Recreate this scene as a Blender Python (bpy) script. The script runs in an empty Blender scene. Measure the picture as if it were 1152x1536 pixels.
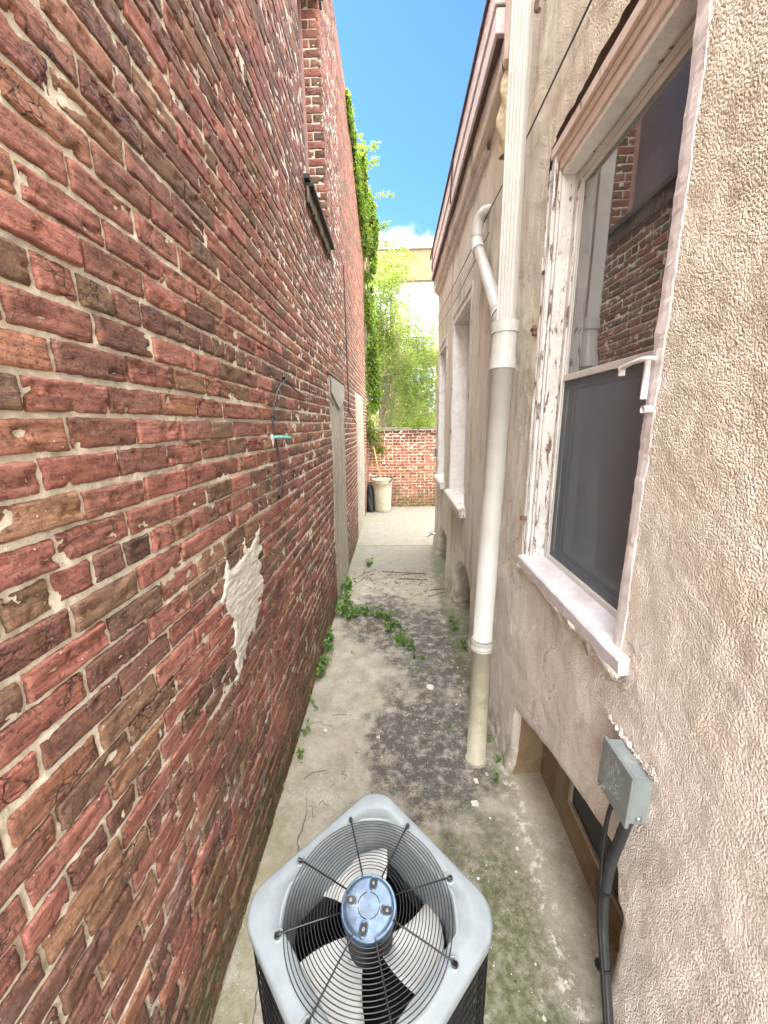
import bpy, math, random
import numpy as np
from mathutils import Vector
rng = np.random.default_rng(7)
random.seed(7)
S = bpy.context.scene
C = S.collection
R = math.radians

# ------------------------------------------------------------------ camera
H = 2.3
cam_d = bpy.data.cameras.new("camera"); cam = bpy.data.objects.new("camera", cam_d); C.objects.link(cam)
f = 560.0
a = np.array([14, -132, f]); a /= np.linalg.norm(a)
vx = 40.0; vy = (f*f + 14*vx)/132
g = np.array([vx, vy, f]); g /= np.linalg.norm(g)
X_ = np.cross(g, a)
Rm = np.array([X_, a, -g])                    # world = Rm @ cam(x right, y down, z fwd)
from mathutils import Matrix
M = Matrix(((Rm[0,0], -Rm[0,1], -Rm[0,2], 0), (Rm[1,0], -Rm[1,1], -Rm[1,2], 0), (Rm[2,0], -Rm[2,1], -Rm[2,2], H), (0,0,0,1)))
cam.matrix_world = M
cam_d.sensor_fit = 'VERTICAL'; cam_d.sensor_height = 36; cam_d.sensor_width = 27
cam_d.lens = f/1536*36
cam_d.clip_start = 0.02; cam_d.clip_end = 2000
S.camera = cam

# ------------------------------------------------------------------ sky, sun, exposure
SUN_AZ, SUN_EL = R(-50), R(50)                # azimuth from +Y towards +X
SKY, FILL_TOP, FILL_BACK, CLOUD_LOW = 0.12, 3.1, 2.8, 1.0
EXPO = 2.28
w = bpy.data.worlds.new("World"); S.world = w; w.use_nodes = True
nt = w.node_tree; nt.nodes.clear()
def wn(t): return nt.nodes.new(t)
sky = wn('ShaderNodeTexSky'); sky.sky_type = 'NISHITA'; sky.sun_disc = False
sky.sun_elevation = SUN_EL; sky.sun_rotation = SUN_AZ; sky.air_density = 1.3; sky.dust_density = 0.2; sky.ozone_density = 2.5
tc = wn('ShaderNodeTexCoord'); sep = wn('ShaderNodeSeparateXYZ'); nt.links.new(tc.outputs['Generated'], sep.inputs[0])
nz = wn('ShaderNodeTexNoise'); nz.inputs['Scale'].default_value = 9; nz.inputs['Detail'].default_value = 6
nt.links.new(tc.outputs['Generated'], nz.inputs['Vector'])
def wmath(op, a_, b_):
    m = wn('ShaderNodeMath'); m.operation = op
    for i, v in enumerate((a_, b_)):
        if isinstance(v, (int, float)): m.inputs[i].default_value = v
        else: nt.links.new(v, m.inputs[i])
    return m.outputs[0]
def wrange(v, a0, a1, b0, b1):
    m = wn('ShaderNodeMapRange'); m.clamp = True; m.interpolation_type = 'SMOOTHSTEP'
    nt.links.new(v, m.inputs[0])
    for i, q in enumerate((a0, a1, b0, b1)): m.inputs[i+1].default_value = q
    return m.outputs[0]
el = wmath('ADD', sep.outputs['Z'], wmath('MULTIPLY', wmath('SUBTRACT', nz.outputs['Fac'], 0.5), 0.22))
low = wrange(el, 0.375, 0.40, 1, 0)
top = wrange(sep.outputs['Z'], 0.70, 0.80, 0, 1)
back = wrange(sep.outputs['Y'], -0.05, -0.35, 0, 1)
def wmix(fac, c1, c2):
    m = wn('ShaderNodeMix'); m.data_type = 'RGBA'
    nt.links.new(fac, m.inputs[0])
    for i, c_ in ((6, c1), (7, c2)):
        if isinstance(c_, tuple): m.inputs[i].default_value = (*c_, 1)
        else: nt.links.new(c_, m.inputs[i])
    return m.outputs[2]
tint = wn('ShaderNodeMix'); tint.data_type = 'RGBA'; tint.blend_type = 'MULTIPLY'; tint.inputs[0].default_value = 1
nt.links.new(sky.outputs[0], tint.inputs[6]); tint.inputs[7].default_value = (0.235, 0.36, 0.465, 1)
cl = 1/SKY
# bright fill zones added in the unseen sky overhead and behind the photographer, blue sky with a low cloud bank ahead
col = wmix(low, tint.outputs[2], tuple(CLOUD_LOW*cl*v*0.4 for v in (1.0, 1.0, 1.0)))
col = wmix(wmath('MULTIPLY', back, wrange(sep.outputs['Z'], 0.0, 0.15, 0, 1)), col, tuple(FILL_BACK*cl*v for v in (1.0, 0.985, 0.96)))
col = wmix(top, col, tuple(FILL_TOP*cl*v for v in (1.0, 0.985, 0.96)))
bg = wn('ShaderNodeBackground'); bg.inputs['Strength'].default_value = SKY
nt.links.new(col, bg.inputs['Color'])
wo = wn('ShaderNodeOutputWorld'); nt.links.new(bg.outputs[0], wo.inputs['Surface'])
sl = bpy.data.lights.new("sun", 'SUN'); sl.energy = 3.5; sl.angle = R(0.5); sl.color = (1, .96, .88)
so = bpy.data.objects.new("sun", sl); C.objects.link(so)
sd = Vector((math.sin(SUN_AZ)*math.cos(SUN_EL), math.cos(SUN_AZ)*math.cos(SUN_EL), math.sin(SUN_EL)))
so.rotation_euler = sd.to_track_quat('Z', 'Y').to_euler(); so.location = sd*40
S.view_settings.view_transform = 'Standard'; S.view_settings.look = 'None'
S.view_settings.exposure = EXPO; S.view_settings.gamma = 1
try:
    S.cycles.max_bounces = 10; S.cycles.diffuse_bounces = 6; S.cycles.transparent_max_bounces = 16
except Exception: pass

# ------------------------------------------------------------------ noise (numpy)
def _hash(ix, iy, iz):
    h = (ix.astype(np.int64)*374761393 + iy.astype(np.int64)*668265263 + iz.astype(np.int64)*2147483647*3) & 0xffffffff
    h = ((h ^ (h >> 13))*1274126177) & 0xffffffff
    h = (h ^ (h >> 16)) & 0xffff
    return h/65535.0
def vn(x, y, s=0):
    x = np.asarray(x, float) + 1000; y = np.asarray(y, float) + 1000
    x, y = np.broadcast_arrays(x, y)
    ix = np.floor(x); iy = np.floor(y); fx = x-ix; fy = y-iy
    fx = fx*fx*(3-2*fx); fy = fy*fy*(3-2*fy)
    z = np.full(ix.shape, s)
    a0 = _hash(ix, iy, z); a1 = _hash(ix+1, iy, z); b0 = _hash(ix, iy+1, z); b1 = _hash(ix+1, iy+1, z)
    return (a0*(1-fx)+a1*fx)*(1-fy)+(b0*(1-fx)+b1*fx)*fy - 0.5      # -.5 .. .5
def fbm(x, y, s=0, o=4):
    r = 0; am = 1
    for k in range(o):
        r = r + am*vn(np.asarray(x)*2**k, np.asarray(y)*2**k, s+k*17); am *= .5
    return r

# ------------------------------------------------------------------ mesh builder
class MB:
    def __init__(s): s.v = []; s.f = []; s.n = 0; s.cols = []
    def add(s, v, fcs, col=None):
        v = np.asarray(v, float).reshape(-1, 3)
        s.v.append(v); s.f.extend([tuple(int(i)+s.n for i in q) for q in fcs]); s.n += len(v)
        s.cols.append(np.tile(col if col is not None else (1, 1, 1, 0), (len(v), 1)))
        return s
    def box(s, x0, x1, y0, y1, z0, z1):
        v = [(x0,y0,z0),(x1,y0,z0),(x1,y1,z0),(x0,y1,z0),(x0,y0,z1),(x1,y0,z1),(x1,y1,z1),(x0,y1,z1)]
        return s.add(v, [(3,2,1,0),(4,5,6,7),(0,1,5,4),(1,2,6,5),(2,3,7,6),(3,0,4,7)])
    def grid(s, V, wrap_u=False, wrap_v=False):
        V = np.asarray(V, float); nu, nv = V.shape[:2]; fc = []
        for i in range(nu if wrap_u else nu-1):
            for j in range(nv if wrap_v else nv-1):
                i2 = (i+1) % nu; j2 = (j+1) % nv
                fc.append((i*nv+j, i2*nv+j, i2*nv+j2, i*nv+j2))
        return s.add(V.reshape(-1, 3), fc)
    def tube(s, pts, r, n=10, closed=False, cap=True):
        P = np.array(pts, float); m = len(P); rr = np.broadcast_to(np.asarray(r, float), (m,))
        T = (np.roll(P, -1, 0)-np.roll(P, 1, 0)) if closed else np.gradient(P, axis=0)
        T /= np.linalg.norm(T, axis=1)[:, None] + 1e-12
        u = np.cross(T[0], (0, 0, 1)); 
        if np.linalg.norm(u) < .1: u = np.cross(T[0], (0, 1, 0))
        u /= np.linalg.norm(u); V = []
        for i in range(m):
            u = u - T[i]*(u@T[i]); u /= np.linalg.norm(u); w_ = np.cross(T[i], u)
            an = np.arange(n)/n*2*math.pi
            V.append(P[i]+rr[i]*(np.cos(an)[:, None]*u+np.sin(an)[:, None]*w_))
        s.grid(np.array(V), wrap_u=closed, wrap_v=True)
        if cap and not closed:
            b = s.n-m*n
            s.f.append(tuple(b+i for i in range(n))[::-1]); s.f.append(tuple(b+(m-1)*n+i for i in range(n)))
        return s
    def lathe(s, prof, c=(0, 0, 0), n=48):
        an = np.arange(n)/n*2*math.pi
        V = [[(c[0]+r_*math.cos(t), c[1]+r_*math.sin(t), c[2]+z_) for t in an] for r_, z_ in prof]
        return s.grid(np.array(V)[::-1] if False else np.array(V), wrap_v=True)
    def build(s, name, mat, parent=None, smooth=False, bevel=0):
        me = bpy.data.meshes.new(name); V = np.concatenate(s.v) if s.v else np.zeros((0, 3))
        org = (0, 0, 0)
        me.from_pydata(V.tolist(), [], s.f); me.update()
        at = me.color_attributes.new('tint', 'FLOAT_COLOR', 'POINT')
        at.data.foreach_set('color', np.concatenate(s.cols).astype(np.float32).ravel())
        if smooth: me.polygons.foreach_set('use_smooth', [True]*len(me.polygons))
        if mat: me.materials.append(mat)
        o = bpy.data.objects.new(name, me); C.objects.link(o)
        if parent: o.parent = parent
        if bevel:
            b = o.modifiers.new('b', 'BEVEL'); b.width = bevel; b.segments = 2; b.limit_method = 'ANGLE'
        return o
def spline(pts, n=8):
    P = np.array(pts, float); out = []
    P = np.vstack([2*P[0]-P[1], P, 2*P[-1]-P[-2]])
    for i in range(1, len(P)-2):
        for t in np.linspace(0, 1, n, endpoint=False):
            p0, p1, p2, p3 = P[i-1:i+3]
            out.append(.5*((2*p1)+(-p0+p2)*t+(2*p0-5*p1+4*p2-p3)*t*t+(-p0+3*p1-3*p2+p3)*t**3))
    out.append(P[-2]); return np.array(out)
def tag(o, label=None, cat=None, group=None, kind=None):
    if label: o['label'] = label
    if cat: o['category'] = cat
    if group: o['group'] = group
    if kind: o['kind'] = kind
    return o
def thing(name, label, cat, group=None, loc=(0, 0, 0)):
    o = bpy.data.objects.new(name, None); o.empty_display_size = .1; C.objects.link(o)
    o.location = loc
    return tag(o, label, cat, group)

# ------------------------------------------------------------------ material helpers
class NM:
    def __init__(s, name):
        s.m = bpy.data.materials.new(name); s.m.use_nodes = True; s.t = s.m.node_tree; s.t.nodes.clear()
        s.out = s.new('ShaderNodeOutputMaterial'); s.tc = s.new('ShaderNodeTexCoord'); s.P = s.tc.outputs['Object']
    def new(s, t): return s.t.nodes.new(t)
    def put(s, sock, v):
        if v is None: return
        if isinstance(v, (int, float)): 
            try: sock.default_value = v
            except Exception: sock.default_value = (v, v, v)
        elif isinstance(v, (tuple, list)):
            sock.default_value = (*v, 1) if (len(v) == 3 and sock.type == 'RGBA') else v
        else: s.t.links.new(v, sock)
    def mapv(s, scale=(1, 1, 1), rot=(0, 0, 0), vec=None):
        n = s.new('ShaderNodeMapping'); s.put(n.inputs[0], vec or s.P); n.inputs['Scale'].default_value = scale; n.inputs['Rotation'].default_value = rot
        return n.outputs[0]
    def noise(s, scale, detail=4, vec=None, rough=.55, dist=0, out='Fac'):
        n = s.new('ShaderNodeTexNoise'); s.put(n.inputs['Vector'], vec or s.P); n.inputs['Scale'].default_value = scale
        n.inputs['Detail'].default_value = detail; n.inputs['Roughness'].default_value = rough; n.inputs['Distortion'].default_value = dist
        return n.outputs[out]
    def voro(s, scale, feature='F1', vec=None, out='Distance', rnd=1):
        n = s.new('ShaderNodeTexVoronoi'); n.feature = feature; s.put(n.inputs['Vector'], vec or s.P); n.inputs['Scale'].default_value = scale
        n.inputs['Randomness'].default_value = rnd
        return n.outputs[out]
    def rng(s, v, a0, a1, b0=0., b1=1., smooth=True):
        n = s.new('ShaderNodeMapRange'); n.clamp = True
        if smooth: n.interpolation_type = 'SMOOTHSTEP'
        for i, q in enumerate((v, a0, a1, b0, b1)): s.put(n.inputs[i], q)
        return n.outputs[0]
    def math(s, op, a_, b_=0., c_=None):
        n = s.new('ShaderNodeMath'); n.operation = op; s.put(n.inputs[0], a_); s.put(n.inputs[1], b_)
        if c_ is not None: s.put(n.inputs[2], c_)
        return n.outputs[0]
    def mul(s, *v):
        r = v[0]
        for q in v[1:]: r = s.math('MULTIPLY', r, q)
        return r
    def addn(s, *v):
        r = v[0]
        for q in v[1:]: r = s.math('ADD', r, q)
        return r
    def mix(s, fac, c1, c2, mode='MIX'):
        n = s.new('ShaderNodeMix'); n.data_type = 'RGBA'; n.blend_type = mode; n.clamp_factor = True
        s.put(n.inputs[0], fac); s.put(n.inputs[6], c1); s.put(n.inputs[7], c2); return n.outputs[2]
    def attr(s, name='tint'):
        n = s.new('ShaderNodeAttribute'); n.attribute_name = name; return n
    def xyz(s, vec=None):
        n = s.new('ShaderNodeSeparateXYZ'); s.put(n.inputs[0], vec or s.P); return n.outputs
    def bump(s, h, strength=1, dist=.01, nrm=None):
        n = s.new('ShaderNodeBump'); s.put(n.inputs['Height'], h); n.inputs['Strength'].default_value = strength; n.inputs['Distance'].default_value = dist
        if nrm is not None: s.put(n.inputs['Normal'], nrm)
        return n.outputs[0]
    def pbr(s, col, rough=.8, metal=0, nrm=None, spec=.5, **kw):
        n = s.new('ShaderNodeBsdfPrincipled'); s.put(n.inputs['Base Color'], col); s.put(n.inputs['Roughness'], rough)
        s.put(n.inputs['Metallic'], metal); n.inputs['Specular IOR Level'].default_value = spec
        if nrm is not None: s.put(n.inputs['Normal'], nrm)
        s.t.links.new(n.outputs[0], s.out.inputs['Surface']); s.b = n
        return s.m

def m_simple(name, col, rough=.6, metal=0, var=.12, scale=25, spec=.5, bump=.0005, dirt=(.25, .2, .15), dirt_amt=.25):
    n = NM(name)
    v = n.noise(scale, 5); c = n.mix(n.rng(v, .35, .7), tuple(q*(1-var) for q in col), tuple(min(1, q*(1+var)) for q in col))
    d = n.mul(n.rng(n.noise(scale*.35, 6, rough=.7), .55, .75), dirt_amt)
    c = n.mix(d, c, dirt)
    return n.pbr(c, rough, metal, n.bump(n.noise(scale*6, 3), 1, bump) if bump else None, spec)

def m_brick():
    n = NM('brick'); at = n.attr(); tcol = at.outputs['Color']; rnd = at.outputs['Alpha']
    x, y, z = n.xyz()
    off = n.new('ShaderNodeCombineXYZ'); n.put(off.inputs[0], n.math('MULTIPLY', rnd, 37.0)); n.put(off.inputs[1], n.math('MULTIPLY', rnd, 11.0))
    va = n.new('ShaderNodeVectorMath'); va.operation = 'ADD'; n.put(va.inputs[0], n.P); n.put(va.inputs[1], off.outputs[0]); V = va.outputs[0]
    str_ = n.noise(1, 5, n.mapv((20, 9, 60), vec=V), .6)
    c = n.mix(n.rng(str_, .3, .75), n.mix(1, tcol, (.62, .55, .55), 'MULTIPLY'), n.mix(1, tcol, (1.25, 1.2, 1.15), 'MULTIPLY'))
    # orange worn patches, ochre cream dust
    c = n.mix(n.mul(n.rng(n.noise(26, 4, V), .58, .70), .55), c, (.30, .105, .045))
    c = n.mix(n.mul(n.rng(n.noise(1, 4, n.mapv((16, 45, 5), vec=V)), .60, .72), .35), c, (.34, .19, .11))
    # charred dark areas
    dk = n.mul(n.rng(n.noise(15, 6, V, .7), .54, .66), n.rng(rnd, .35, .8))
    c = n.mix(n.mul(dk, .85), c, (.035, .022, .02))
    # cracks on some bricks
    wv = n.new('ShaderNodeVectorMath'); wv.operation = 'ADD'; n.put(wv.inputs[0], n.mapv((1, 1, 1.8), vec=V))
    wz = n.new('ShaderNodeVectorMath'); wz.operation = 'SCALE'; n.put(wz.inputs[0], n.noise(30, 3, out='Color')); wz.inputs['Scale'].default_value = .03
    n.put(wv.inputs[1], wz.outputs[0])
    cr = n.voro(28, 'DISTANCE_TO_EDGE', wv.outputs[0])
    crk = n.mul(n.rng(cr, .0, .09, 1, 0), n.rng(rnd, .62, .72), n.rng(n.noise(12, 2, V), .45, .6))
    c = n.mix(n.mul(crk, .8), c, (.02, .012, .01))
    # fine horizontal drag lines
    ln = n.noise(1, 3, n.mapv((60, 7, 300), vec=V), .7)
    lines = n.mul(n.rng(ln, .60, .72), .5)
    c = n.mix(lines, c, (.05, .03, .027))
    pit = n.rng(n.noise(85, 5, V, .8), .56, .66)
    c = n.mix(n.mul(pit, .55), c, (.06, .03, .025))
    st2 = n.noise(1, 5, n.mapv((26, 10, 85), vec=V), .75)
    c = n.mix(n.rng(st2, .50, .62, 0, .45), c, (.12, .05, .045))
    c = n.mix(n.rng(n.noise(130, 4, V, .7), .52, .66, 0, .35), c, (.42, .25, .21))
    # mortar haze smeared on the faces
    c = n.mix(n.mul(n.rng(n.noise(14, 7, rough=.7), .56, .80), .30), c, (.36, .27, .22))
    # paint and mortar specks, many low down
    sp = n.voro(70); dens = n.rng(z, 2.6, .5, .02, 1.)
    cell = n.voro(70, out='Color'); cx_ = n.xyz(cell)[0]
    speck = n.mul(n.rng(n.addn(sp, n.mul(n.noise(150, 2), .12)), .15, .20, 1, 0), n.rng(cx_, n.math('SUBTRACT', 1.0, n.mul(dens, .28)), 1.01, 0, 1, False))
    c = n.mix(n.rng(speck, .0, .05), c, (.72, .68, .6))
    # efflorescence and moss near the ground
    ef = n.mul(n.rng(n.noise(7, 6, n.mapv((1, 1, .45)), .7), .55, .72), n.rng(z, 1.5, .7, 0, .6), n.rng(z, .1, .4))
    c = n.mix(ef, c, (.50, .44, .42))
    brn = n.mul(n.rng(z, 1.6, .4, 0, .5), n.rng(n.noise(5, 5), .35, .65))
    c = n.mix(brn, c, (.10, .065, .035))
    ms = n.mul(n.rng(n.addn(z, n.mul(n.noise(4, 5), .5)), .85, .35), n.rng(n.noise(18, 5), .3, .6))
    c = n.mix(n.mul(ms, .75), c, (.085, .09, .03))
    h = n.addn(n.mul(n.noise(55, 6, V, .65), .9), n.mul(dk, -.5), n.mul(crk, -.9), n.mul(lines, -.8), n.mul(n.noise(240, 3), .45), n.mul(pit, -.5), n.mul(st2, .8), n.mul(speck, .5))
    return n.pbr(c, n.rng(n.noise(40, 3), .3, .7, .6, .95), 0, n.bump(h, 1, .0055), .35)

def m_mortar():
    n = NM('mortar'); x, y, z = n.xyz()
    c = n.mix(n.rng(n.noise(30, 6, rough=.7), .3, .7), (.60, .555, .45), (.82, .78, .67))
    c = n.mix(n.mul(n.rng(n.noise(6, 5), .55, .75), .4), c, (.36, .32, .24))
    c = n.mix(n.rng(n.voro(130), .0, .16, .55, 0), c, (.78, .75, .7))
    ms = n.rng(n.addn(z, n.mul(n.noise(4, 5), .6)), 1.2, .3)
    c = n.mix(n.mul(ms, .75), c, (.17, .17, .075))
    h = n.addn(n.noise(90, 5, rough=.7), n.mul(n.noise(300, 3), .6))
    return n.pbr(c, .95, 0, n.bump(h, 1, .004), .2)

def m_cement(name='cement', base=(.50, .46, .39), dark=(.36, .33, .27), ribs=False):
    n = NM(name)
    c = n.mix(n.rng(n.noise(5, 7, rough=.7), .3, .7), dark, base)
    c = n.mix(n.mul(n.rng(n.noise(1, 5, n.mapv((4, 6, .8))), .5, .75), .45), c, (.27, .25, .19))
    c = n.mix(n.rng(n.voro(90), 0, .15, .5, 0), c, (.7, .66, .58))
    h = n.addn(n.noise(60, 6, rough=.7), n.mul(n.noise(220, 3), .5), n.mul(n.noise(1, 4, n.mapv((8, 8, 90), rot=(.5, 0, 0))), .8))
    return n.pbr(c, .95, 0, n.bump(h, 1, .004), .2)

def m_stucco():
    n = NM('stucco'); x, y, z = n.xyz()
    g1 = n.noise(1.6, 4); pink = (.79, .71, .65); tan = (.80, .735, .62); grey = (.73, .705, .64)
    c = n.mix(n.rng(n.addn(z, n.mul(g1, 1.5)), 1.6, 3.6), pink, tan)
    c = n.mix(n.mul(n.rng(y, 1.8, 3.2), .75), c, grey)
    c = n.mix(n.mul(n.rng(n.noise(3.5, 6, rough=.65), .42, .68), .35), c, (.80, .75, .68))
    c = n.mix(n.mul(n.rng(n.noise(1, 6, n.mapv((2, 7, .9)), .7), .47, .66), n.rng(y, 1.6, 2.8, .12, .75)), c, (.36, .33, .26))
    c = n.mix(n.mul(n.rng(n.noise(2.3, 6, n.mapv((1, 1, 1.2), rot=(.6, 0, 0)), .7), .54, .70), .38), c, (.54, .43, .30))
    c = n.mix(n.mul(n.rng(n.noise(1.1, 5), .52, .7), n.rng(z, 2.6, 3.8), .5), c, (.62, .52, .34))
    # grey-green soiling low down beyond the first well
    c = n.mix(n.mul(n.rng(n.addn(z, n.mul(n.noise(6, 5), .5)), .75, .2), n.rng(n.noise(11, 5), .3, .6), .75), c, (.20, .18, .12))
    c = n.mix(n.rng(n.noise(45, 5, rough=.7), .54, .68, 0, .22), c, (.30, .24, .18))
    warp = n.mapv((1, 1, .75), rot=(.55, 0, 0))
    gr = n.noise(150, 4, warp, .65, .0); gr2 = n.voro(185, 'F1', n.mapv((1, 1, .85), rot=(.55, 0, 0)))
    dr = n.noise(1, 5, n.mapv((10, 55, 12), rot=(.55, 0, 0)), .6)
    am = n.rng(n.noise(4, 3), .3, .7, .5, 1.2)
    h = n.addn(n.mul(gr, am, 1.0), n.mul(gr2, am, -1.5), n.mul(dr, .8), n.mul(n.noise(320, 2), .3))
    ck = n.voro(1, 'DISTANCE_TO_EDGE', n.mapv((1.1, 1.1, .8), vec=None)); wz = n.noise(6, 4)
    ckl = n.mul(n.rng(n.math('ABSOLUTE', n.math('SUBTRACT', n.noise(1.3, 6, None, .6), .5)), .004, .001), n.rng(n.noise(1.9, 2), .5, .56), .4)
    c = n.mix(ckl, c, (.25, .19, .14)); h = n.addn(h, n.mul(ckl, -2))
    c = n.mix(n.rng(gr, .34, .56, .22, 0), c, (.33, .26, .20))  # crevice shade painted into the colour, darker where the grain dips
    return n.pbr(c, .92, 0, n.bump(h, 1, .0040), .25)

def m_ground():
    n = NM('concrete_ground'); x, y, z = n.xyz()
    c = n.mix(n.rng(n.noise(6, 8, rough=.7), .3, .7), (.26, .24, .195), (.42, .40, .345))
    c = n.mix(n.mul(n.rng(n.noise(60, 6, rough=.8), .48, .66), .5), c, (.16, .145, .11))
    c = n.mix(n.mul(n.rng(n.noise(11, 7, rough=.75), .52, .68), .55), c, (.20, .175, .125))
    c = n.mix(n.mul(n.rng(n.noise(1.7, 5), .45, .65), .6), c, (.36, .315, .24))
    def blob(cx_, cy_, rx, ry, soft=.5):
        dx = n.mul(n.math('SUBTRACT', x, cx_), 1/rx); dy = n.mul(n.math('SUBTRACT', y, cy_), 1/ry)
        d = n.math('SQRT', n.addn(n.mul(dx, dx), n.mul(dy, dy)))
        return n.rng(n.addn(d, n.mul(n.math('SUBTRACT', n.noise(5, 5), .5), 1.3)), 1.15, 1.15-soft)
    lich = n.math('MAXIMUM', n.math('MAXIMUM', blob(.22, 2.3, .62, .85, .8), blob(.40, 3.5, .60, 1.2, .8)), blob(-.12, 4.1, .60, .8, .8))
    grain = n.addn(n.mul(n.rng(n.noise(48, 7, rough=.8), .36, .60), .55), n.mul(n.rng(n.noise(9, 7, rough=.75), .36, .56), .5))
    c = n.mix(n.rng(n.mul(lich, grain), .05, .8, 0, .93), c, (.068, .065, .062))
    c = n.mix(n.mul(n.rng(n.noise(12, 7, rough=.75), .52, .64), lich, .6), c, (.42, .405, .38))
    # pale clean far slab
    c = n.mix(n.mul(n.rng(y, 5.0, 5.7), .7), c, n.mix(n.rng(n.addn(y, n.mul(n.noise(2, 4), .3)), 7.0, 7.25), (.20, .195, .168), (.245, .235, .195)))
    c = n.mix(n.mul(n.rng(n.noise(7, 7, rough=.75), .5, .66), n.rng(y, 4.8, 5.6), .55), c, (.16, .155, .12))
    c = n.mix(n.mul(n.rng(n.noise(3, 6), .5, .7), n.rng(y, 5.2, 6.5), .5), c, (.24, .25, .15))
    # moss: right foot near the well, left foot of the brick wall
    mo = n.math('MAXIMUM', n.mul(blob(.50, .85, .60, 1.0, .5), n.rng(x, .74, .62, .25, 1)), n.mul(blob(.72, 4.2, .16, 2.4), .8))
    mo2 = n.mul(n.rng(x, -.45, -.72), n.rng(y, 3.2, .6, .35, 1))
    mg = n.addn(n.mul(n.rng(n.noise(26, 7, rough=.75), .36, .60), .55), n.mul(n.rng(n.noise(5, 5, rough=.7), .35, .52), .5))
    c = n.mix(n.mul(mo, mg, .95), c, (.095, .105, .05))
    c = n.mix(n.mul(mo2, mg, .6), c, (.15, .14, .05))
    # white lime streak along the well edge
    st = n.rng(n.math('ABSOLUTE', n.math('SUBTRACT', x, n.addn(.60, n.mul(n.noise(3, 4), .25)))), .09, .0)
    c = n.mix(n.mul(st, n.rng(n.noise(16, 6, rough=.75), .50, .62), n.rng(y, 2.3, 1.9)), c, (.60, .58, .52))
    # white specks and dark grit
    sp = n.rng(n.voro(60), .10, .16, 1, 0); cc = n.xyz(n.voro(60, out='Color'))[0]
    c = n.mix(n.mul(sp, n.rng(cc, .80, .82)), c, (.68, .66, .6))
    sp2 = n.rng(n.voro(85), .12, .2, 1, 0); cc2 = n.xyz(n.voro(85, out='Color'))[1]
    c = n.mix(n.mul(sp2, n.rng(cc2, .78, .8), .8), c, (.05, .045, .04))
    # slab joints and a wandering crack
    def line(v, at_, wd, amp):
        return n.rng(n.math('ABSOLUTE', n.math('SUBTRACT', n.addn(v, n.mul(n.math('SUBTRACT', n.noise(3, 5), .5), amp)), at_)), wd, wd*.3)
    j = n.math('MAXIMUM', line(y, .735, .006, .01), line(y, 6.9, .02, .05))
    j = n.math('MAXIMUM', j, n.mul(line(x, -.58, .004, .22), n.rng(y, 2., 1.6)))
    c = n.mix(n.mul(j, .7), c, (.10, .09, .07))
    h = n.addn(n.noise(35, 8, rough=.72), n.mul(n.noise(200, 3), .5), n.mul(j, -1.5), n.mul(n.noise(5, 4), 1.0))
    return n.pbr(c, .93, 0, n.bump(h, 1, .006), .25)

def m_paint(name, col=(.80, .79, .77), under=(.22, .13, .09), peel=.62, rough=.55, rib=None):
    n = NM(name)
    p = n.noise(1, 7, n.mapv((40, 40, 9)), .7)
    c = n.mix(n.rng(n.noise(20, 4), .3, .7), tuple(q*.88 for q in col), col)
    c = n.mix(n.rng(n.noise(4, 6, rough=.7), .5, .75, 0, .4), c, tuple(q*.62*w_ for q, w_ in zip(col, (1, .93, .85))))
    pm = n.rng(p, peel, peel+.03)
    c = n.mix(pm, c, under)
    crk = n.rng(n.voro(1, 'DISTANCE_TO_EDGE', n.mapv((90, 90, 22))), .0, .05, .5, 0)
    crk = n.mul(crk, n.rng(n.noise(8, 3), .45, .6))
    c = n.mix(crk, c, (.35, .28, .22))
    h = n.addn(n.mul(pm, -1), n.mul(crk, -.6), n.mul(n.noise(60, 5), .7))
    return n.pbr(c, rough, 0, n.bump(h, 1, .0018), .4)

def m_leaf(name, c1, c2, trans=.5):
    n = NM(name); at = n.attr(); r_ = at.outputs['Alpha']
    c = n.mix(r_, c1, c2)
    d = n.new('ShaderNodeBsdfPrincipled'); n.put(d.inputs['Base Color'], c); d.inputs['Roughness'].default_value = .5
    t = n.new('ShaderNodeBsdfTranslucent'); n.put(t.inputs[0], n.mix(1, c, (1.5, 1.5, .7), 'MULTIPLY'))
    m = n.new('ShaderNodeMixShader'); m.inputs[0].default_value = trans
    n.t.links.new(d.outputs[0], m.inputs[1]); n.t.links.new(t.outputs[0], m.inputs[2]); n.t.links.new(m.outputs[0], n.out.inputs[0])
    return n.m
def m_glass(name='window_glass', ior=4.2, tintc=(.75, .8, .78)):
    n = NM(name); fr = n.new('ShaderNodeFresnel'); fr.inputs[0].default_value = ior
    wob = n.bump(n.noise(2.2, 1), .05, .02); n.put(fr.inputs['Normal'], wob)
    gl = n.new('ShaderNodeBsdfGlossy'); gl.inputs['Roughness'].default_value = .015; n.put(gl.inputs['Normal'], wob)
    tr = n.new('ShaderNodeBsdfTransparent'); n.put(tr.inputs[0], tintc)
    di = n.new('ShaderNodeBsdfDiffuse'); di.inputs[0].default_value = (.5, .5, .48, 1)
    m = n.new('ShaderNodeMixShader'); n.put(m.inputs[0], fr.outputs[0]); n.t.links.new(tr.outputs[0], m.inputs[1]); n.t.links.new(gl.outputs[0], m.inputs[2])
    m2 = n.new('ShaderNodeMixShader'); n.put(m2.inputs[0], n.rng(n.noise(3.5, 6, rough=.7), .42, .8, .06, .20)); n.t.links.new(m.outputs[0], m2.inputs[1]); n.t.links.new(di.outputs[0], m2.inputs[2])  # patchy dust film, its pale colour also painted on to brighten the reflection
    n.t.links.new(m2.outputs[0], n.out.inputs[0]); return n.m
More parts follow.
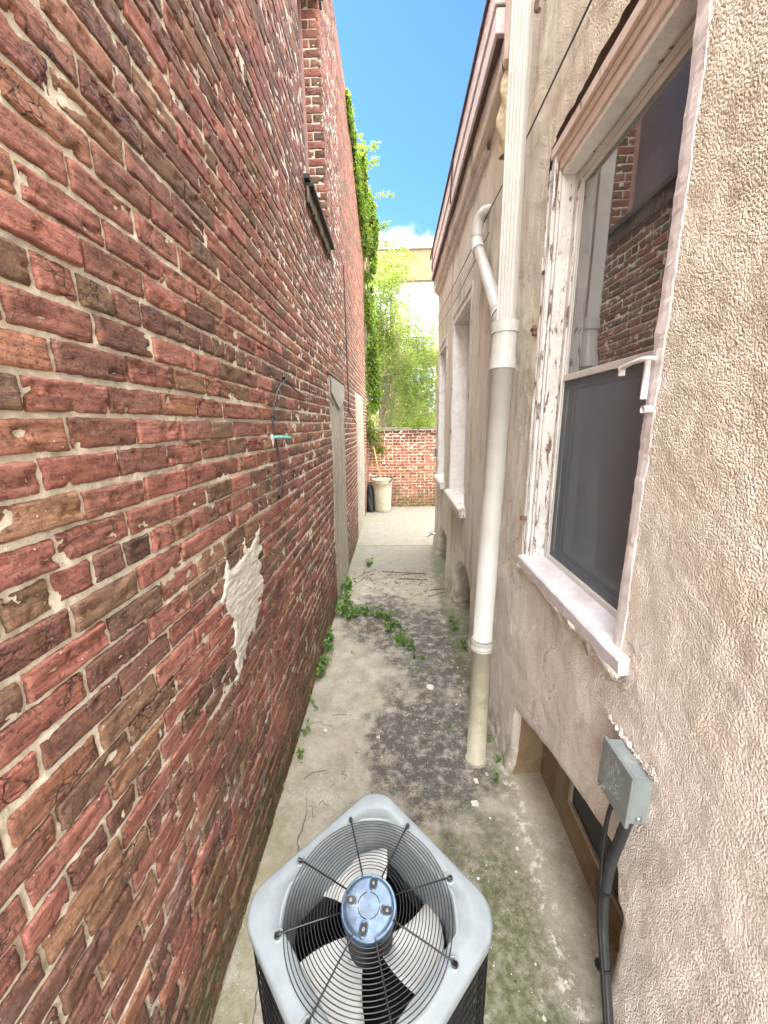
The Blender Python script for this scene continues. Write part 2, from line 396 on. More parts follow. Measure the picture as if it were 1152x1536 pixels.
def m_screen():
    n = NM('insect_screen'); tr = n.new('ShaderNodeBsdfTransparent'); di = n.new('ShaderNodeBsdfDiffuse'); di.inputs[0].default_value = (.21, .235, .265, 1)
    m = n.new('ShaderNodeMixShader'); n.put(m.inputs[0], n.math('MAXIMUM', n.rng(n.noise(4, 5), .3, .7, .33, .48), n.rng(n.noise(1, 5, n.mapv((1, 26, 9), rot=(.3, 0, 0)), .8), .70, .74, 0, .9))); n.t.links.new(tr.outputs[0], m.inputs[1]); n.t.links.new(di.outputs[0], m.inputs[2])
    n.t.links.new(m.outputs[0], n.out.inputs[0]); return n.m

MT = dict(
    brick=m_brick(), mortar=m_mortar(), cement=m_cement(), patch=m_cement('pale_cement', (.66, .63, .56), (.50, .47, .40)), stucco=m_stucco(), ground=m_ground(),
    wood=m_paint('old_white_paint', (.70, .685, .665), (.17, .11, .08), .57), nichewood=m_paint('faded_red_paint', (.42, .25, .22), (.15, .09, .08), .66), pinkwood=m_paint('stained_paint', (.72, .60, .53), (.20, .12, .10), .62),
    sill=m_paint('sill_paint', (.62, .61, .645), (.45, .42, .40), .68), white=m_paint('white_boards', (.86, .86, .86), (.6, .58, .55), .72),
    lilac=m_paint('painted_plaster_edge', (.70, .65, .66), (.48, .38, .34), .66),
    fascia=m_paint('fascia_paint', (.84, .78, .78), (.16, .08, .09), .64), darktrim=m_simple('dark_trim', (.11, .07, .075), .7),
    pvc=m_simple('white_pvc', (.53, .53, .505), .35, var=.05, scale=7, bump=0, dirt=(.30, .28, .22), dirt_amt=.4),
    pvc_old=m_simple('yellowed_pvc', (.48, .455, .35), .45, var=.08, scale=14, bump=.0006, dirt=(.16, .14, .09), dirt_amt=.9),
    alu=m_simple('white_aluminium', (.56, .555, .53), .35, var=.05, scale=9, bump=0, dirt=(.3, .26, .2), dirt_amt=.35),
    steel=m_simple('grey_painted_steel', (.19, .225, .23), .38, var=.08, scale=18, bump=.0003, dirt=(.6, .62, .62), dirt_amt=.45),
    zinc=m_simple('zinc', (.6, .62, .62), .3, 1, bump=0), rust=m_simple('rusty_iron', (.17, .10, .075), .85, bump=.002),
    black=m_simple('black_plastic', (.022, .024, .028), .42, var=.2, bump=.0003, dirt=(.2, .19, .17), dirt_amt=.25), wire=m_simple('black_wire', (.012, .012, .014), .32, bump=0, dirt_amt=.05),
    acgrey=m_simple('ac_grey_enamel', (.26, .30, .33), .35, var=.07, scale=14, bump=.0006, dirt=(.20, .19, .16), dirt_amt=.45),
    acdark=m_simple('ac_dark_inside', (.018, .019, .022), .6, bump=.0003), motor=m_simple('motor_cap', (.075, .12, .185), .25, .35, var=.25, bump=.0002, dirt=(.3, .35, .4), dirt_amt=.35),
    blade=m_simple('fan_blade', (.62, .64, .64), .4, var=.06, scale=10, bump=.0003, dirt=(.3, .28, .24), dirt_amt=.5),
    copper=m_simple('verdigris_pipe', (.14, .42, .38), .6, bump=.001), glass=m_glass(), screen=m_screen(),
    room=m_simple('dark_room', (.10, .10, .10), .9), curtain=m_simple('grey_curtain', (.72, .76, .76), .9, bump=0),
    bark=m_simple('bark', (.16, .12, .08), .9, bump=.003), foam=m_simple('spray_foam', (.74, .66, .44), .8, var=.2, scale=40, bump=.006, dirt=(.4, .28, .12), dirt_amt=.6),
    bin=m_simple('beige_plastic', (.52, .48, .36), .5, bump=.0004), tarwood=m_simple('tarred_wood', (.03, .027, .027), .7, bump=.003),
    stick=m_simple('broom_wood', (.60, .40, .14), .5), roof=m_simple('roof_felt', (.10, .10, .10), .9),
    leaf=m_leaf('leaf', (.05, .11, .02), (.18, .24, .05)), ivy=m_leaf('ivy_leaf', (.04, .10, .015), (.21, .28, .035)),
    weed=m_leaf('weed_leaf', (.06, .15, .03), (.16, .27, .06), .35), dry=m_leaf('dry_leaf', (.12, .06, .03), (.30, .19, .09), .1),
    pebble=m_simple('pebble', (.55, .52, .46), .9), cream=m_simple('cream_brick', (.17, .13, .07), .9, scale=3), offwhite=m_simple('white_wall', (.24, .235, .225), .8, scale=3),
    hose=m_simple('grey_cable', (.04, .038, .04), .5, bump=0),
)

# ------------------------------------------------------------------ ground
gb = MB(); gb.add([(-400, -400, 0), (400, -400, 0), (400, 400, 0), (-400, 400, 0)], [(0, 1, 2, 3)])
go = gb.build('ground', MT['ground']); tag(go, kind='structure')

# ------------------------------------------------------------------ left brick building
XL = -.73
PC = .082; Z0 = 2.615; SL = .222
niche = (3.84, 4.98, 4.40, 6.62)
LB = thing('brick_building', 'tall red brick side wall of the neighbouring building with ivy at its far end', 'building', loc=(XL, 5, 0))
LB.location = (0, 0, 0)
BT = 7.62; YE = 10.55; YS = -1.6
def wallx(y, z):      # slow bulges of the old wall
    return XL + .030*fbm(y*.45, z*.5, 5, 3) + .01*np.exp(-np.asarray(z)/.25)*-1
bb = MB(); bV = []; bF = []; bCol = []; nb = 0
pal = np.array([(.25, .105, .088), (.27, .115, .098), (.235, .09, .078), (.21, .095, .08), (.26, .12, .085), (.18, .082, .07), (.14, .07, .06), (.22, .12, .08), (.155, .095, .07), (.27, .105, .088)])
def brick_geo(y0, y1, z0, z1, fine, frame, seed):
    """front grid of one worn brick; frame maps (u,z,depth)->xyz"""
    L_ = y1-y0; h_ = z1-z0
    nu = max(2, int(L_/(.009 if fine == 2 else .03 if fine == 1 else .2))); nvv = 8 if fine == 2 else 3 if fine == 1 else 1
    e = .0028
    u = np.concatenate([[0, 0, e], np.linspace(e, L_-e, nu+1)[1:-1], [L_-e, L_, L_]])
    v = np.concatenate([[0, 0, e], np.linspace(e, h_-e, nvv+1)[1:-1], [h_-e, h_, h_]])
    du = np.full(len(u), 0.); du[[0, -1]] = -.03; du[[1, -2]] = -.0045
    dv = np.full(len(v), 0.); dv[[0, -1]] = -.03; dv[[1, -2]] = -.0045
    if fine < 2: du[[1, -2]] = dv[[1, -2]] = -.0022
    D = np.minimum(du[:, None], dv[None, :])
    cor = (D < 0) & (du[:, None] < 0) & (dv[None, :] < 0) & (D > -.02); D = np.where(cor, -.009, D)
    U, Vv = np.meshgrid(u, v, indexing='ij')
    Y = y0+U; Z = z0+Vv
    if fine:
        Y2 = Y + .0022*fbm(Y*30, Z*30, seed % 97, 2)+.0034*vn(Y*105, Z*105, seed % 83); Z2 = Z + .0030*fbm(Y*18, Z*24, 31+seed % 89, 2)+.0032*vn(Y*105, Z*105, seed % 71)
        inside = D > -.02
        gou = np.clip(-fbm(Y*22, Z*34, 61, 4)-.22, 0, 1)
        D = D + np.where(inside, .0035*fbm(Y*28, Z*42, 7, 4) - .03*gou, 0)
        t1, t2 = (rng.random(2)-.5)*.006
        D = D + t1*(U/L_-.5)*2 + t2*(Vv/h_-.5)*2
        Y, Z = Y2, Z2
    return Y, Z, D
def add_brick(y0, y1, z0, z1, fine, kind, frame):
    global nb
    sd_ = int(rng.integers(0, 10000))
    proud = (.002 + rng.normal(0, .0016)) if fine == 2 else (.0006+rng.normal(0, .0009))
    Y, Z, D = brick_geo(y0, y1, z0, z1, fine, frame, sd_)
    V = frame(Y, Z, D+proud); nu, nv_ = Y.shape
    V = np.stack(V, -1).reshape(-1, 3); bV.append(V)
    idx = np.arange(nu*nv_).reshape(nu, nv_)+nb
    q = np.stack([idx[:-1, :-1], idx[:-1, 1:], idx[1:, 1:], idx[1:, :-1]], -1).reshape(-1, 4)
    bF.append(q); nb += len(V)
    c = pal[rng.integers(0, len(pal))]*np.array((1.34, 1.42, 1.28))*rng.uniform(.84, 1.18)
    rnd = rng.random()
    if kind == 'header':
        if rng.random() < .6: c = c*(.62, .72, .72); rnd = .3+.7*rnd
    bCol.append(np.tile((*c, rnd), (len(V), 1)))
fr_left = lambda Y, Z, D: (wallx(Y, Z)+D, Y, Z)
patches = [(4.43, 5.62, .0, 2.87), (7.45, 9.1, 0, 2.87)]
hdr = {0, -8, -16, -24, 9, 17, 25, 33, 41, 49, 57}
joint = .0135
kmin = int((0-Z0)/PC)-1; kmax = int((BT-Z0)/PC)
for k in range(kmin, kmax+1):
    zc = Z0+k*PC + .0015*math.sin(k*2.1); z0 = zc-PC/2+joint/2; z1 = zc+PC/2-joint/2
    if z0 < .005: z0 = .005
    if z1-z0 < .02: continue
    h = k in hdr
    y = YS + (0 if h else 0)
    step = SL/2 if h else SL
    ph = .944 if h else (.753 if (k % 2) else .841)   # joint position seen near the camera
    y = ph - step*math.ceil((ph-YS)/step)
    while y < YE:
        jl = y + joint/2; jr = y+step-joint/2
        if y > 2: jl += rng.normal(0, .003); jr += rng.normal(0, .003)
        ym = (jl+jr)/2
        dz = rng.normal(0, .0013)
        fine = 2 if (ym < 2.6 and ym > .25 and zc < 4.6) else 1 if ym < 6.2 else 0
        sl_ = .004*math.sin(y*1.7+k*.11)
        def clip_add(a0, a1):
            if a1-a0 < .03: return
            add_brick(a0, a1, z0+dz+sl_, z1+dz+sl_+rng.normal(0, .001), fine, 'header' if h else 's', fr_left)
        segs = [(jl, min(jr, YE))]
        for (b0, b1, c0, c1) in patches+[niche]:
            if zc > c0-.03 and zc < c1+.03:
                ns = []
                for s0, s1 in segs:
                    if s1 <= b0 or s0 >= b1: ns.append((s0, s1)); continue
                    if s0 < b0: ns.append((s0, b0-.006))
                    if s1 > b1: ns.append((b1+.006, s1))
                segs = ns
        for s0, s1 in segs:
            if s1 > s0+.03: clip_add(s0, s1)
        y += step
# bricks of the far jamb inside the niche (faces the camera)
def fr_jamb(U, Z, D): return (XL-.005-U, niche[1]-D*1.0+.002, Z)
z = niche[2]+.01; k = 0
while z < niche[3]-.02:
    z1 = min(z+PC-joint, niche[3]-.005)
    if k % 2: add_brick(.0, .225, z, z1, 1, 's', fr_jamb)
    else: add_brick(.0, .115, z, z1, 1, 'header', fr_jamb); add_brick(.127, .225, z, z1, 1, 's', fr_jamb)
    z += PC; k += 1
# bricks of the end face
def fr_end(U, Z, D): return (XL-U, YE+.0+D, Z)
V = np.concatenate(bV); F = np.concatenate(bF)
me = bpy.data.meshes.new('wall'); me.vertices.add(len(V)); me.vertices.foreach_set('co', V.ravel())
me.loops.add(F.size); me.loops.foreach_set('vertex_index', F.ravel().astype(np.int32))
me.polygons.add(len(F)); me.polygons.foreach_set('loop_start', np.arange(0, F.size, 4, dtype=np.int32))
me.update(calc_edges=True); me.validate()
ca = me.color_attributes.new('tint', 'FLOAT_COLOR', 'POINT'); ca.data.foreach_set('color', np.concatenate(bCol).astype(np.float32).ravel())
me.polygons.foreach_set('use_smooth', [True]*len(me.polygons)); me.materials.append(MT['brick'])
wo_ = bpy.data.objects.new('wall', me); C.objects.link(wo_); wo_.parent = LB
print('brick verts', len(V))

def holed_grid(ys, zs, surf, holes, snap=None):
    """grid over (y,z) with rectangular / curved holes; holes: (y0,y1,lo(y),hi(y))"""
    Yg, Zg = np.meshgrid(ys, zs, indexing='ij'); Zg = Zg.copy()
    keep = np.ones((len(ys)-1, len(zs)-1), bool); ym = (ys[:-1]+ys[1:])/2
    for (y0, y1, lo, hi) in holes:
        for i, yy in enumerate(ys):
            if y0-1e-6 <= yy <= y1+1e-6:
                for fn in (lo, hi):
                    t = fn(yy)
                    if t is None or t < zs[0]: continue
                    j = int(np.argmin(np.abs(zs-t))); Zg[i, j] = t
    Zc = (Zg[:-1, :-1]+Zg[1:, :-1]+Zg[:-1, 1:]+Zg[1:, 1:])/4
    for (y0, y1, lo, hi) in holes:
        for i in range(len(ys)-1):
            if y0 < ym[i] < y1:
                l_ = lo(ym[i]); h_ = hi(ym[i]); keep[i] &= ~((Zc[i] > (l_ if l_ is not None else -9)) & (Zc[i] < h_))
    Xg = surf(Yg, Zg)
    idx = np.arange(Yg.size).reshape(Yg.shape)
    q = np.stack([idx[:-1, :-1], idx[1:, :-1], idx[1:, 1:], idx[:-1, 1:]], -1)[keep]
    return np.stack([Xg, Yg, Zg], -1).reshape(-1, 3), q
def np_mesh(name, V, q, mat, parent, smooth=True):
    me = bpy.data.meshes.new(name); me.vertices.add(len(V)); me.vertices.foreach_set('co', V.ravel())
    me.loops.add(q.size); me.loops.foreach_set('vertex_index', q.ravel().astype(np.int32))
    me.polygons.add(len(q)); me.polygons.foreach_set('loop_start', np.arange(0, q.size, 4, dtype=np.int32))
    me.update(calc_edges=True); me.validate(); me.polygons.foreach_set('use_smooth', [smooth]*len(me.polygons)); me.materials.append(mat)
    o = bpy.data.objects.new(name, me); C.objects.link(o); o.parent = parent; return o
# mortar bed
ys = np.unique(np.round(np.concatenate([np.arange(YS, .2, .1), np.arange(.2, 2.7, .0085), np.arange(2.7, YE, .03), [YE, niche[0], niche[1]]]), 4))
zs = np.unique(np.round(np.concatenate([np.arange(0, 4.6, .011), np.arange(4.6, BT, .04), [BT]]), 4))
def mort(y, z): return wallx(y, z) - np.interp(y, [1.8, 3.0], [.0072, .0040])+np.interp(z, [2.9, 3.6], [0, .0012])*np.interp(y, [1.8, 3.0], [1, 0]) + .0055*np.interp(y, [1.8, 3.0], [1, .3])*fbm(y*45, z*45, 3, 4) + .0030*np.interp(y, [1.8, 3.0], [1, .35])*fbm(y*12, z*12, 9, 2)
V, q = holed_grid(ys, zs, mort, [(niche[0], niche[1], lambda t: niche[2], lambda t: niche[3])])
np_mesh('mortar_bed', V, q, MT['mortar'], LB)
# core of the building, end face, top
b = MB(); b.box(-7, XL-.30, YS, YE-.02, 0, BT-.02); b.box(XL-.30, XL-.02, YE-.06, YE-.012, 0, BT-.02); b.box(XL-.30, XL-.02, YS, YE-.06, BT-.08, BT-.02)
b.build('core_wall', MT['mortar'], LB)
b = MB()
b.tube([(XL-.02, YS, BT-.005), (XL-.02, YE, BT-.005)], .022, 8)
b.box(-7, XL-.03, YS, YE, BT-.018, BT+.01); b.build('roof_edge', MT['darktrim'], LB)
# niche: jambs' mortar, frame, lintel, sill
b = MB(); y0, y1, z0, z1 = niche
b.box(XL-.28, XL-.012, y1+.007, y1+.05, z0-.05, z1+.05); b.box(XL-.28, XL-.012, y0-.05, y0, z0-.05, z1+.05)
b.box(XL-.30, XL-.23, y0-.05, y1+.05, z0-.1, z1+.1)
b.build('niche_lining', MT['mortar'], LB)
win = MB().box(XL-.232, XL-.215, y0, y1, z0, z1).build('window_pane', m_simple('dark_violet_glass', (.09, .07, .085), .35, bump=0), LB)
MB().box(XL-.215, XL-.19, y1-.05, y1-.004, z0+.01, z1-.01).build('frame', MT['nichewood'], win)
MB().box(XL-.215, XL-.10, y0+.0, y0+.06, z0+.01, z1-.01).build('frame', MT['nichewood'], win)
b = MB(); b.box(XL-.25, XL+.015, y0-.12, y1+.12, z1, z1+.16); b.box(XL-.2, XL+.03, y0-.10, y1+.10, z1+.055, z1+.07); b.build('lintel', MT['tarwood'], LB, bevel=.006)
b = MB(); b.box(XL-.2, XL+.035, y0-.10, y1+.08, z0-.045, z0-.005); b.box(XL-.05, XL+.06, y0-.06, y1+.02, z0-.085, z0-.05)
b.build('sill', MT['tarwood'], LB, bevel=.006)
b = MB()
for i in range(26):
    yy = y0-.08+i*.047; b.box(XL-.0, XL+.022+rng.uniform(-.004, .004), yy, yy+.037, z0-.20+rng.uniform(-.012, .012), z0-.088)
b.build('brick_sill_course', m_cement('dark_cement', (.22, .19, .15), (.10, .09, .08)), LB, bevel=.005)
# cement panels, patch
for (b0, b1, c0, c1) in patches:
    yy = np.arange(b0-.004, b1+.01, .03); zz = np.arange(c0, c1+.005, .03); Yg, Zg = np.meshgrid(yy, zz, indexing='ij')
    Yj = Yg + np.where((Yg < b0+.02) | (Yg > b1-.02), .02*fbm(Yg*3, Zg*9, 71, 3), 0)
    Xg = wallx(Yg, Zg)+.008+.006*fbm(Yg*6, Zg*6, 44, 3)
    Xg = np.where((Yg < b0+.02) | (Yg > b1-.02) | (Zg > c1-.02), Xg-.02, Xg)
    bm_ = MB().grid(np.stack([Xg, Yj, Zg], -1)); bm_.build('cement_panel', MT['cement'], LB, smooth=True)
b = MB(); b.box(XL-.01, XL+.02, 4.36, 5.72, 2.865, 2.885); b.build('lintel', MT['rust'], LB)
# pointed metal flap over the first panel
b = MB(); xx = XL+.028
b.add([(xx, 4.50, 2.84), (xx, 5.62, 2.84), (xx, 5.60, 2.66), (xx, 5.1, 2.50), (xx, 4.50, 2.66)] + [(xx-.006, a_, c_) for a_, c_ in ((4.50, 2.84), (5.62, 2.84), (5.60, 2.66), (5.1, 2.50), (4.50, 2.66))],
      [(0, 1, 2, 3, 4), (9, 8, 7, 6, 5), (0, 5, 6, 1), (1, 6, 7, 2), (2, 7, 8, 3), (3, 8, 9, 4), (4, 9, 5, 0)])
b.build('metal_flap', m_simple('galvanised', (.42, .41, .37), .6), LB)
# torn cement patch on the bricks
out = [(1.41, 1.60), (1.46, 1.66), (1.50, 1.76), (1.53, 1.67), (1.60, 1.68), (1.68, 1.70), (1.70, 1.79), (1.735, 1.71), (1.80, 1.715), (1.93, 1.80), (1.89, 1.70), (1.86, 1.69), (1.93, 1.66), (1.85, 1.62), (1.88, 1.58),
       (1.86, 1.53), (1.89, 1.47), (1.88, 1.42), (1.85, 1.395), (1.80, 1.36), (1.74, 1.30), (1.71, 1.26), (1.67, 1.29), (1.62, 1.265), (1.58, 1.19), (1.55, 1.22), (1.50, 1.16), (1.46, 1.17), (1.49, 1.26), (1.50, 1.30), (1.46, 1.33), (1.50, 1.38), (1.50, 1.44), (1.47, 1.50), (1.44, 1.53)]
poly = np.array(out)
def inpoly(Y, Z):
    ins = np.zeros(Y.shape, bool); n_ = len(poly)
    for i in range(n_):
        (y1_, z1_), (y2_, z2_) = poly[i], poly[(i+1) % n_]
        c_ = ((z1_ > Z) != (z2_ > Z)) & (Y < (y2_-y1_)*(Z-z1_)/((z2_-z1_) if z2_ != z1_ else 1e-9)+y1_); ins ^= c_
    return ins
yy, zz = np.meshgrid(np.arange(1.36, 2.0, .005), np.arange(1.12, 1.86, .005), indexing='ij')
wy = yy+.022*fbm(yy*26, zz*26, 301, 3); wz = zz+.022*fbm(yy*26, zz*26, 305, 3); ins = inpoly(wy, wz)
core = ins.copy()
for _ in range(2): core[1:-1, 1:-1] = core[1:-1, 1:-1] & core[:-2, 1:-1] & core[2:, 1:-1] & core[1:-1, :-2] & core[1:-1, 2:]
xg = wallx(yy, zz) + np.where(core, .0065, np.where(ins, .0035, -.008)) + .004*fbm(yy*14, zz*60, 311, 3) + .003*fbm(yy*50, zz*50, 312, 2)
idx = np.arange(yy.size).reshape(yy.shape); kq = (ins[:-1, :-1] | ins[1:, :-1] | ins[1:, 1:] | ins[:-1, 1:])
q = np.stack([idx[:-1, :-1], idx[1:, :-1], idx[1:, 1:], idx[:-1, 1:]], -1)[kq]
np_mesh('cement_patch', np.stack([xg, yy, zz], -1).reshape(-1, 3), q, MT['patch'], LB)

# wires and stub on the brick wall
t = thing('loose_cable', 'thin black cable drooping in a loop across the red bricks', 'cable')
b = MB(); b.tube(spline([(XL+.012, 2.24, 1.86), (XL+.02, 2.33, 1.95), (XL+.016, 2.33, 2.1), (XL+.018, 2.27, 2.26), (XL+.016, 2.27, 2.36), (XL+.02, 2.38, 2.50), (XL+.018, 2.56, 2.585), (XL+.02, 2.64, 2.59), (XL+.016, 2.85, 2.555), (XL+.018, 3.2, 2.53), (XL+.02, 3.7, 2.58), (XL+.03, 4.2, 2.60), (XL+.03, 4.55, 2.52)]), .0055, 6)
b.build('wire', MT['hose'], t, smooth=True)
for (yy, zz) in ((2.56, 2.60), (2.27, 2.345), (2.25, 1.87)):
    MB().tube([(XL-.01, yy, zz), (XL+.03, yy, zz+.006)], .010, 8).build('clip', MT['wire'], t)
b = MB(); b.tube([(XL+.015, 5.7, 2.58), (XL+.012, 6.4, 2.50), (XL+.012, 8.4, 2.16)], .006, 5); b.tube([(XL+.015, 6.2, 4.6), (XL+.014, 6.25, 2.5)], .008, 5)
o = b.build('wall_wire', MT['hose']); tag(o, 'thin dark wires clipped to the brick wall beyond the first grey cement panel', 'wire')
t = thing('pipe_stub', 'short teal weathered pipe stub poking out of the brick wall', 'pipe')
MB().tube([(XL-.02, 2.25, 2.235), (XL+.06, 2.25, 2.236), (XL+.125, 2.252, 2.23)], .0085, 10).build('tube', MT['copper'], t, smooth=True)
th = np.linspace(0, math.pi, 6)
b = MB(); V = []
for r_, d_ in ((.035, -.004), (.03, .008), (.018, .014), (.004, .016)):
    an = np.arange(14)/14*2*math.pi; rr = r_*(1+.35*np.sin(an*3+1)+.2*np.sin(an*7))
    V.append(np.stack([np.full(14, XL+d_), 2.25+rr*np.cos(an), 2.22+rr*1.5*np.sin(an)], -1))
b.grid(np.array(V), wrap_v=True).build('mortar_collar', MT['mortar'], t, smooth=True)

# ------------------------------------------------------------------ right stuccoed house
XR = .77; YC = 6.9; YN = 2.95; ZT1 = 8.2; ZT2 = 4.62
RH = thing('stucco_house', 'tan and pink rough stucco house along the right side of the alley', 'building')
def sx(y, z):
    y = np.asarray(y, float); z = np.asarray(z, float)
    x = XR + .022*fbm(y*.8, z*.8, 11, 3) + .007*fbm(y*5, z*5, 12, 3) - .03*np.exp(-z/.12)*(y > 1.9) + .006*fbm(y*16+z*5, z*9, 13, 3)
    for (y0, y1, lo, hi) in wells:   # soft rounded lips round the wells
        yy = np.clip(y, y0, y1); hv = np.vectorize(hi)(yy)
        d = np.hypot(np.maximum(np.maximum(y0-y, y-y1), 0), np.maximum(z-hv, 0))
        x = x + .035*np.exp(-(d/.035)**2)
    return x
def sxf(y, z):
    m_ = (.35+.65*np.clip(fbm(y*3, z*3, 77, 2)+.6, 0, 1))
    d1 = (y*.83+z*.55); d2 = (z*.83-y*.55)
    return sx(y, z) - m_*(.0008*fbm(y*75, z*75, 201, 2) + .0010*np.maximum(vn(y*100, z*100, 207), .05) + .0016*fbm(d1*9, d2*38, 203, 2) + .003*fbm(y*12, z*12, 205, 3))
def arch(y0, y1, zl, zp, pk):
    def hi(t):
        u = (t-y0)/(y1-y0)
        if u <= pk: return zp - (zp-.60)*((pk-u)/pk)**3 if pk > 0 else zp
        return zl + (zp-zl)*(1-((u-pk)/(1-pk))**(1.3 if y0 < 2 else 2.2))
    return hi
none = lambda t: None
wells = [(.985, 2.04, none, arch(.985, 2.04, .47, .76, .10)), (3.62, 4.52, none, arch(3.62, 4.52, .42, .70, .3)), (5.35, 6.3, none, arch(5.35, 6.3, .36, .62, .3))]
w1 = (1.165, 2.15, lambda t: 1.47, lambda t: 3.585+float(.03*fbm(t*7, .3, 5, 4))-(.02 if t > 2.1 else 0))
wins = [(4.02, 5.12, 1.40, 3.54), (5.72, 6.56, 1.42, 3.44)]
holes = wells+[w1]+[(a0, a1, (lambda v: (lambda t: v))(c0), (lambda v: (lambda t: v))(c1)) for a0, a1, c0, c1 in wins]
def ygrid(lo, hi_, segs, extra):
    v = []
    for a0, a1, st in segs: v.append(np.arange(a0, a1, st))
    v = np.concatenate(v+[np.array([hi_])]); v = v[(v >= lo) & (v <= hi_)]
    for e_ in extra: v = v[np.abs(v-e_) > .003]
    return np.unique(np.concatenate([v, [e_ for e_ in extra if lo <= e_ <= hi_]]))
ex = [h_[0] for h_ in holes]+[h_[1] for h_ in holes]
ys = ygrid(YS, YN, [(YS, .25, .08), (.25, 2.3, .005), (2.3, YN, .009)], ex); zs = np.concatenate([np.arange(0, 4.5, .0055), np.arange(4.5, ZT1, .1)])
V, q = holed_grid(ys, zs, sxf, holes); q = q[:, ::-1]
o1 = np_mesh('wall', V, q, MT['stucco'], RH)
ys = ygrid(YN, YC, [(YN, YC, .02)], ex); zs = np.concatenate([np.arange(0, ZT2, .02)])
V, q = holed_grid(ys, zs, sxf, holes); q = q[:, ::-1]
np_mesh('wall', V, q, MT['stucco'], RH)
# rounded far corner and return wall, upper part of the near block, backs
b = MB(); zz = np.arange(0, ZT2+.01, .05); cols_ = []
for an in np.linspace(0, math.pi/2, 5):
    cols_.append(np.stack([XR+.03-.03*math.cos(an)+0*zz+ (sx(np.full_like(zz, YC), zz)-XR)*math.cos(an), YC+.03*math.sin(an)+0*zz, zz], -1))
cols_.append(np.stack([0*zz+5, 0*zz+YC+.03, zz], -1)); b.grid(np.array(cols_)[::-1])
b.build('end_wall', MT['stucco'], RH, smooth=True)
b = MB(); b.box(1.6, 6, YN, YC-.02, 3.9, ZT2); b.box(XR+.03, 6, YN-.04, YN, ZT2-.3, ZT1); b.box(1.7, 6, YS, YN-.04, 3.9, ZT1-.01)
b.box(XR+.05, 1.6, YN, YC-.02, ZT2-.06, ZT2); b.box(1.6, 6, YS, YC, 0, .02)
b.build('roof_block', MT['roof'], RH)
def reveal(h_, depth, mat, name, arc=True, n=40):
    y0, y1, lo, hi = h_; pts = []
    for zz_ in np.linspace(max(lo(y0) or 0, 0), hi(y0), 14)[:-1]: pts.append((y0, zz_))
    for yy_ in np.linspace(y0, y1, n): pts.append((yy_, hi(yy_)))
    for zz_ in np.linspace(hi(y1), max(lo(y1) or 0, 0), 14)[1:]: pts.append((y1, zz_))
    if lo(y0) is not None:
        for yy_ in np.linspace(y1, y0, n)[1:]: pts.append((yy_, lo(yy_)))
    P = np.array(pts); x0 = sx(P[:, 0], P[:, 1])
    rows = [np.stack([x0*(1-s_)+(XR+depth)*s_+ (.006*fbm(P[:, 0]*9, P[:, 1]*9+s_*3, 23) if 0 < s_ < 1 else 0), P[:, 0], P[:, 1]], -1) for s_ in np.linspace(0, 1, 8)]
    return MB().grid(np.array(rows)).build(name, mat, RH, smooth=True)
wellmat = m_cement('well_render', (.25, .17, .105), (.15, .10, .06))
for i, h_ in enumerate(wells):
    y0, y1, lo, hi = h_
    d = (.19, .3, .3)[i]
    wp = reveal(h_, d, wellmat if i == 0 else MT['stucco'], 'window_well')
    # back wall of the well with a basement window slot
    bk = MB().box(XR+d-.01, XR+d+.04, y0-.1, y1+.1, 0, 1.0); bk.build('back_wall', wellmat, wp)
    # sloped sunken threshold
    fl = MB(); nx = 9; V = []
    for s_ in np.linspace(0, 1, nx): V.append([(XR-.06+s_*(d+.06), yy, .006+.035*s_**1.5+.004*math.sin(yy*9+s_*5)) for yy in np.linspace(y0-.0, y1, 14)])
    fl.grid(np.array(V)).build('threshold', MT['ground'], wp, smooth=True)
    fy0, fy1, fz0, fz1 = (y0+.02, 1.64, .285, .60) if i == 0 else (y0+.12, y1-.22, .22, .55)
    fb = MB(); xx = XR+d-.035
    for (a0, a1, c0, c1) in ((fy0, fy1, fz0, fz0+.022), (fy0, fy1, fz1-.022, fz1), (fy0, fy0+.022, fz0+.023, fz1-.023), (fy1-.022, fy1, fz0+.023, fz1-.023)): fb.box(xx, xx+.024, a0, a1, c0, c1)
    fb.build('basement_frame', m_simple('tan_frame%d' % i, (.30, .24, .18), .7), wp)
    MB().box(xx+.014, xx+.02, fy0+.02, fy1-.02, fz0+.02, fz1-.02).build('basement_pane', MT['acdark'], wp)

# ---- near window
W = MB().box(.86, .885, 1.17, 2.12, 3.41, 3.56); 
W = W.build('window', MT['wood'], RH); W['label'] = 'large sash window with peeling white paint and a dark screen below'
def wpart(name, mat, boxes, bev=.003, parent=W):
    b_ = MB()
    for q_ in boxes: b_.box(*q_)
    return b_.build(name, mat, parent, bevel=bev)
# far jamb: stepped moulding
wpart('casing', MT['wood'], [(.775, .83, 2.108, 2.148, 1.50, 3.56), (.790, .85, 2.085, 2.106, 1.50, 3.53), (.80, .87, 2.068, 2.083, 1.50, 3.50), (.772, .80, 2.120, 2.132, 1.60, 3.1)])
wpart('casing', MT['wood'], [(.80, .87, 1.215, 1.25, 1.50, 3.42), (.86, .90, 2.03, 2.067, 1.50, 3.44)])
# far side rotten strip
b = MB(); zz = np.arange(1.50, 3.5, .02); V = []
for s_ in range(4):
    V.append(np.stack([.768+.012*(s_ in (0, 3))+.006*fbm(zz*14, zz*0+s_, 51), 2.150+s_*.009+.010*fbm(zz*11, zz*0+s_*3, 52), zz], -1))
b.grid(np.array(V)).build('casing_edge', MT['wood'], W, smooth=True)
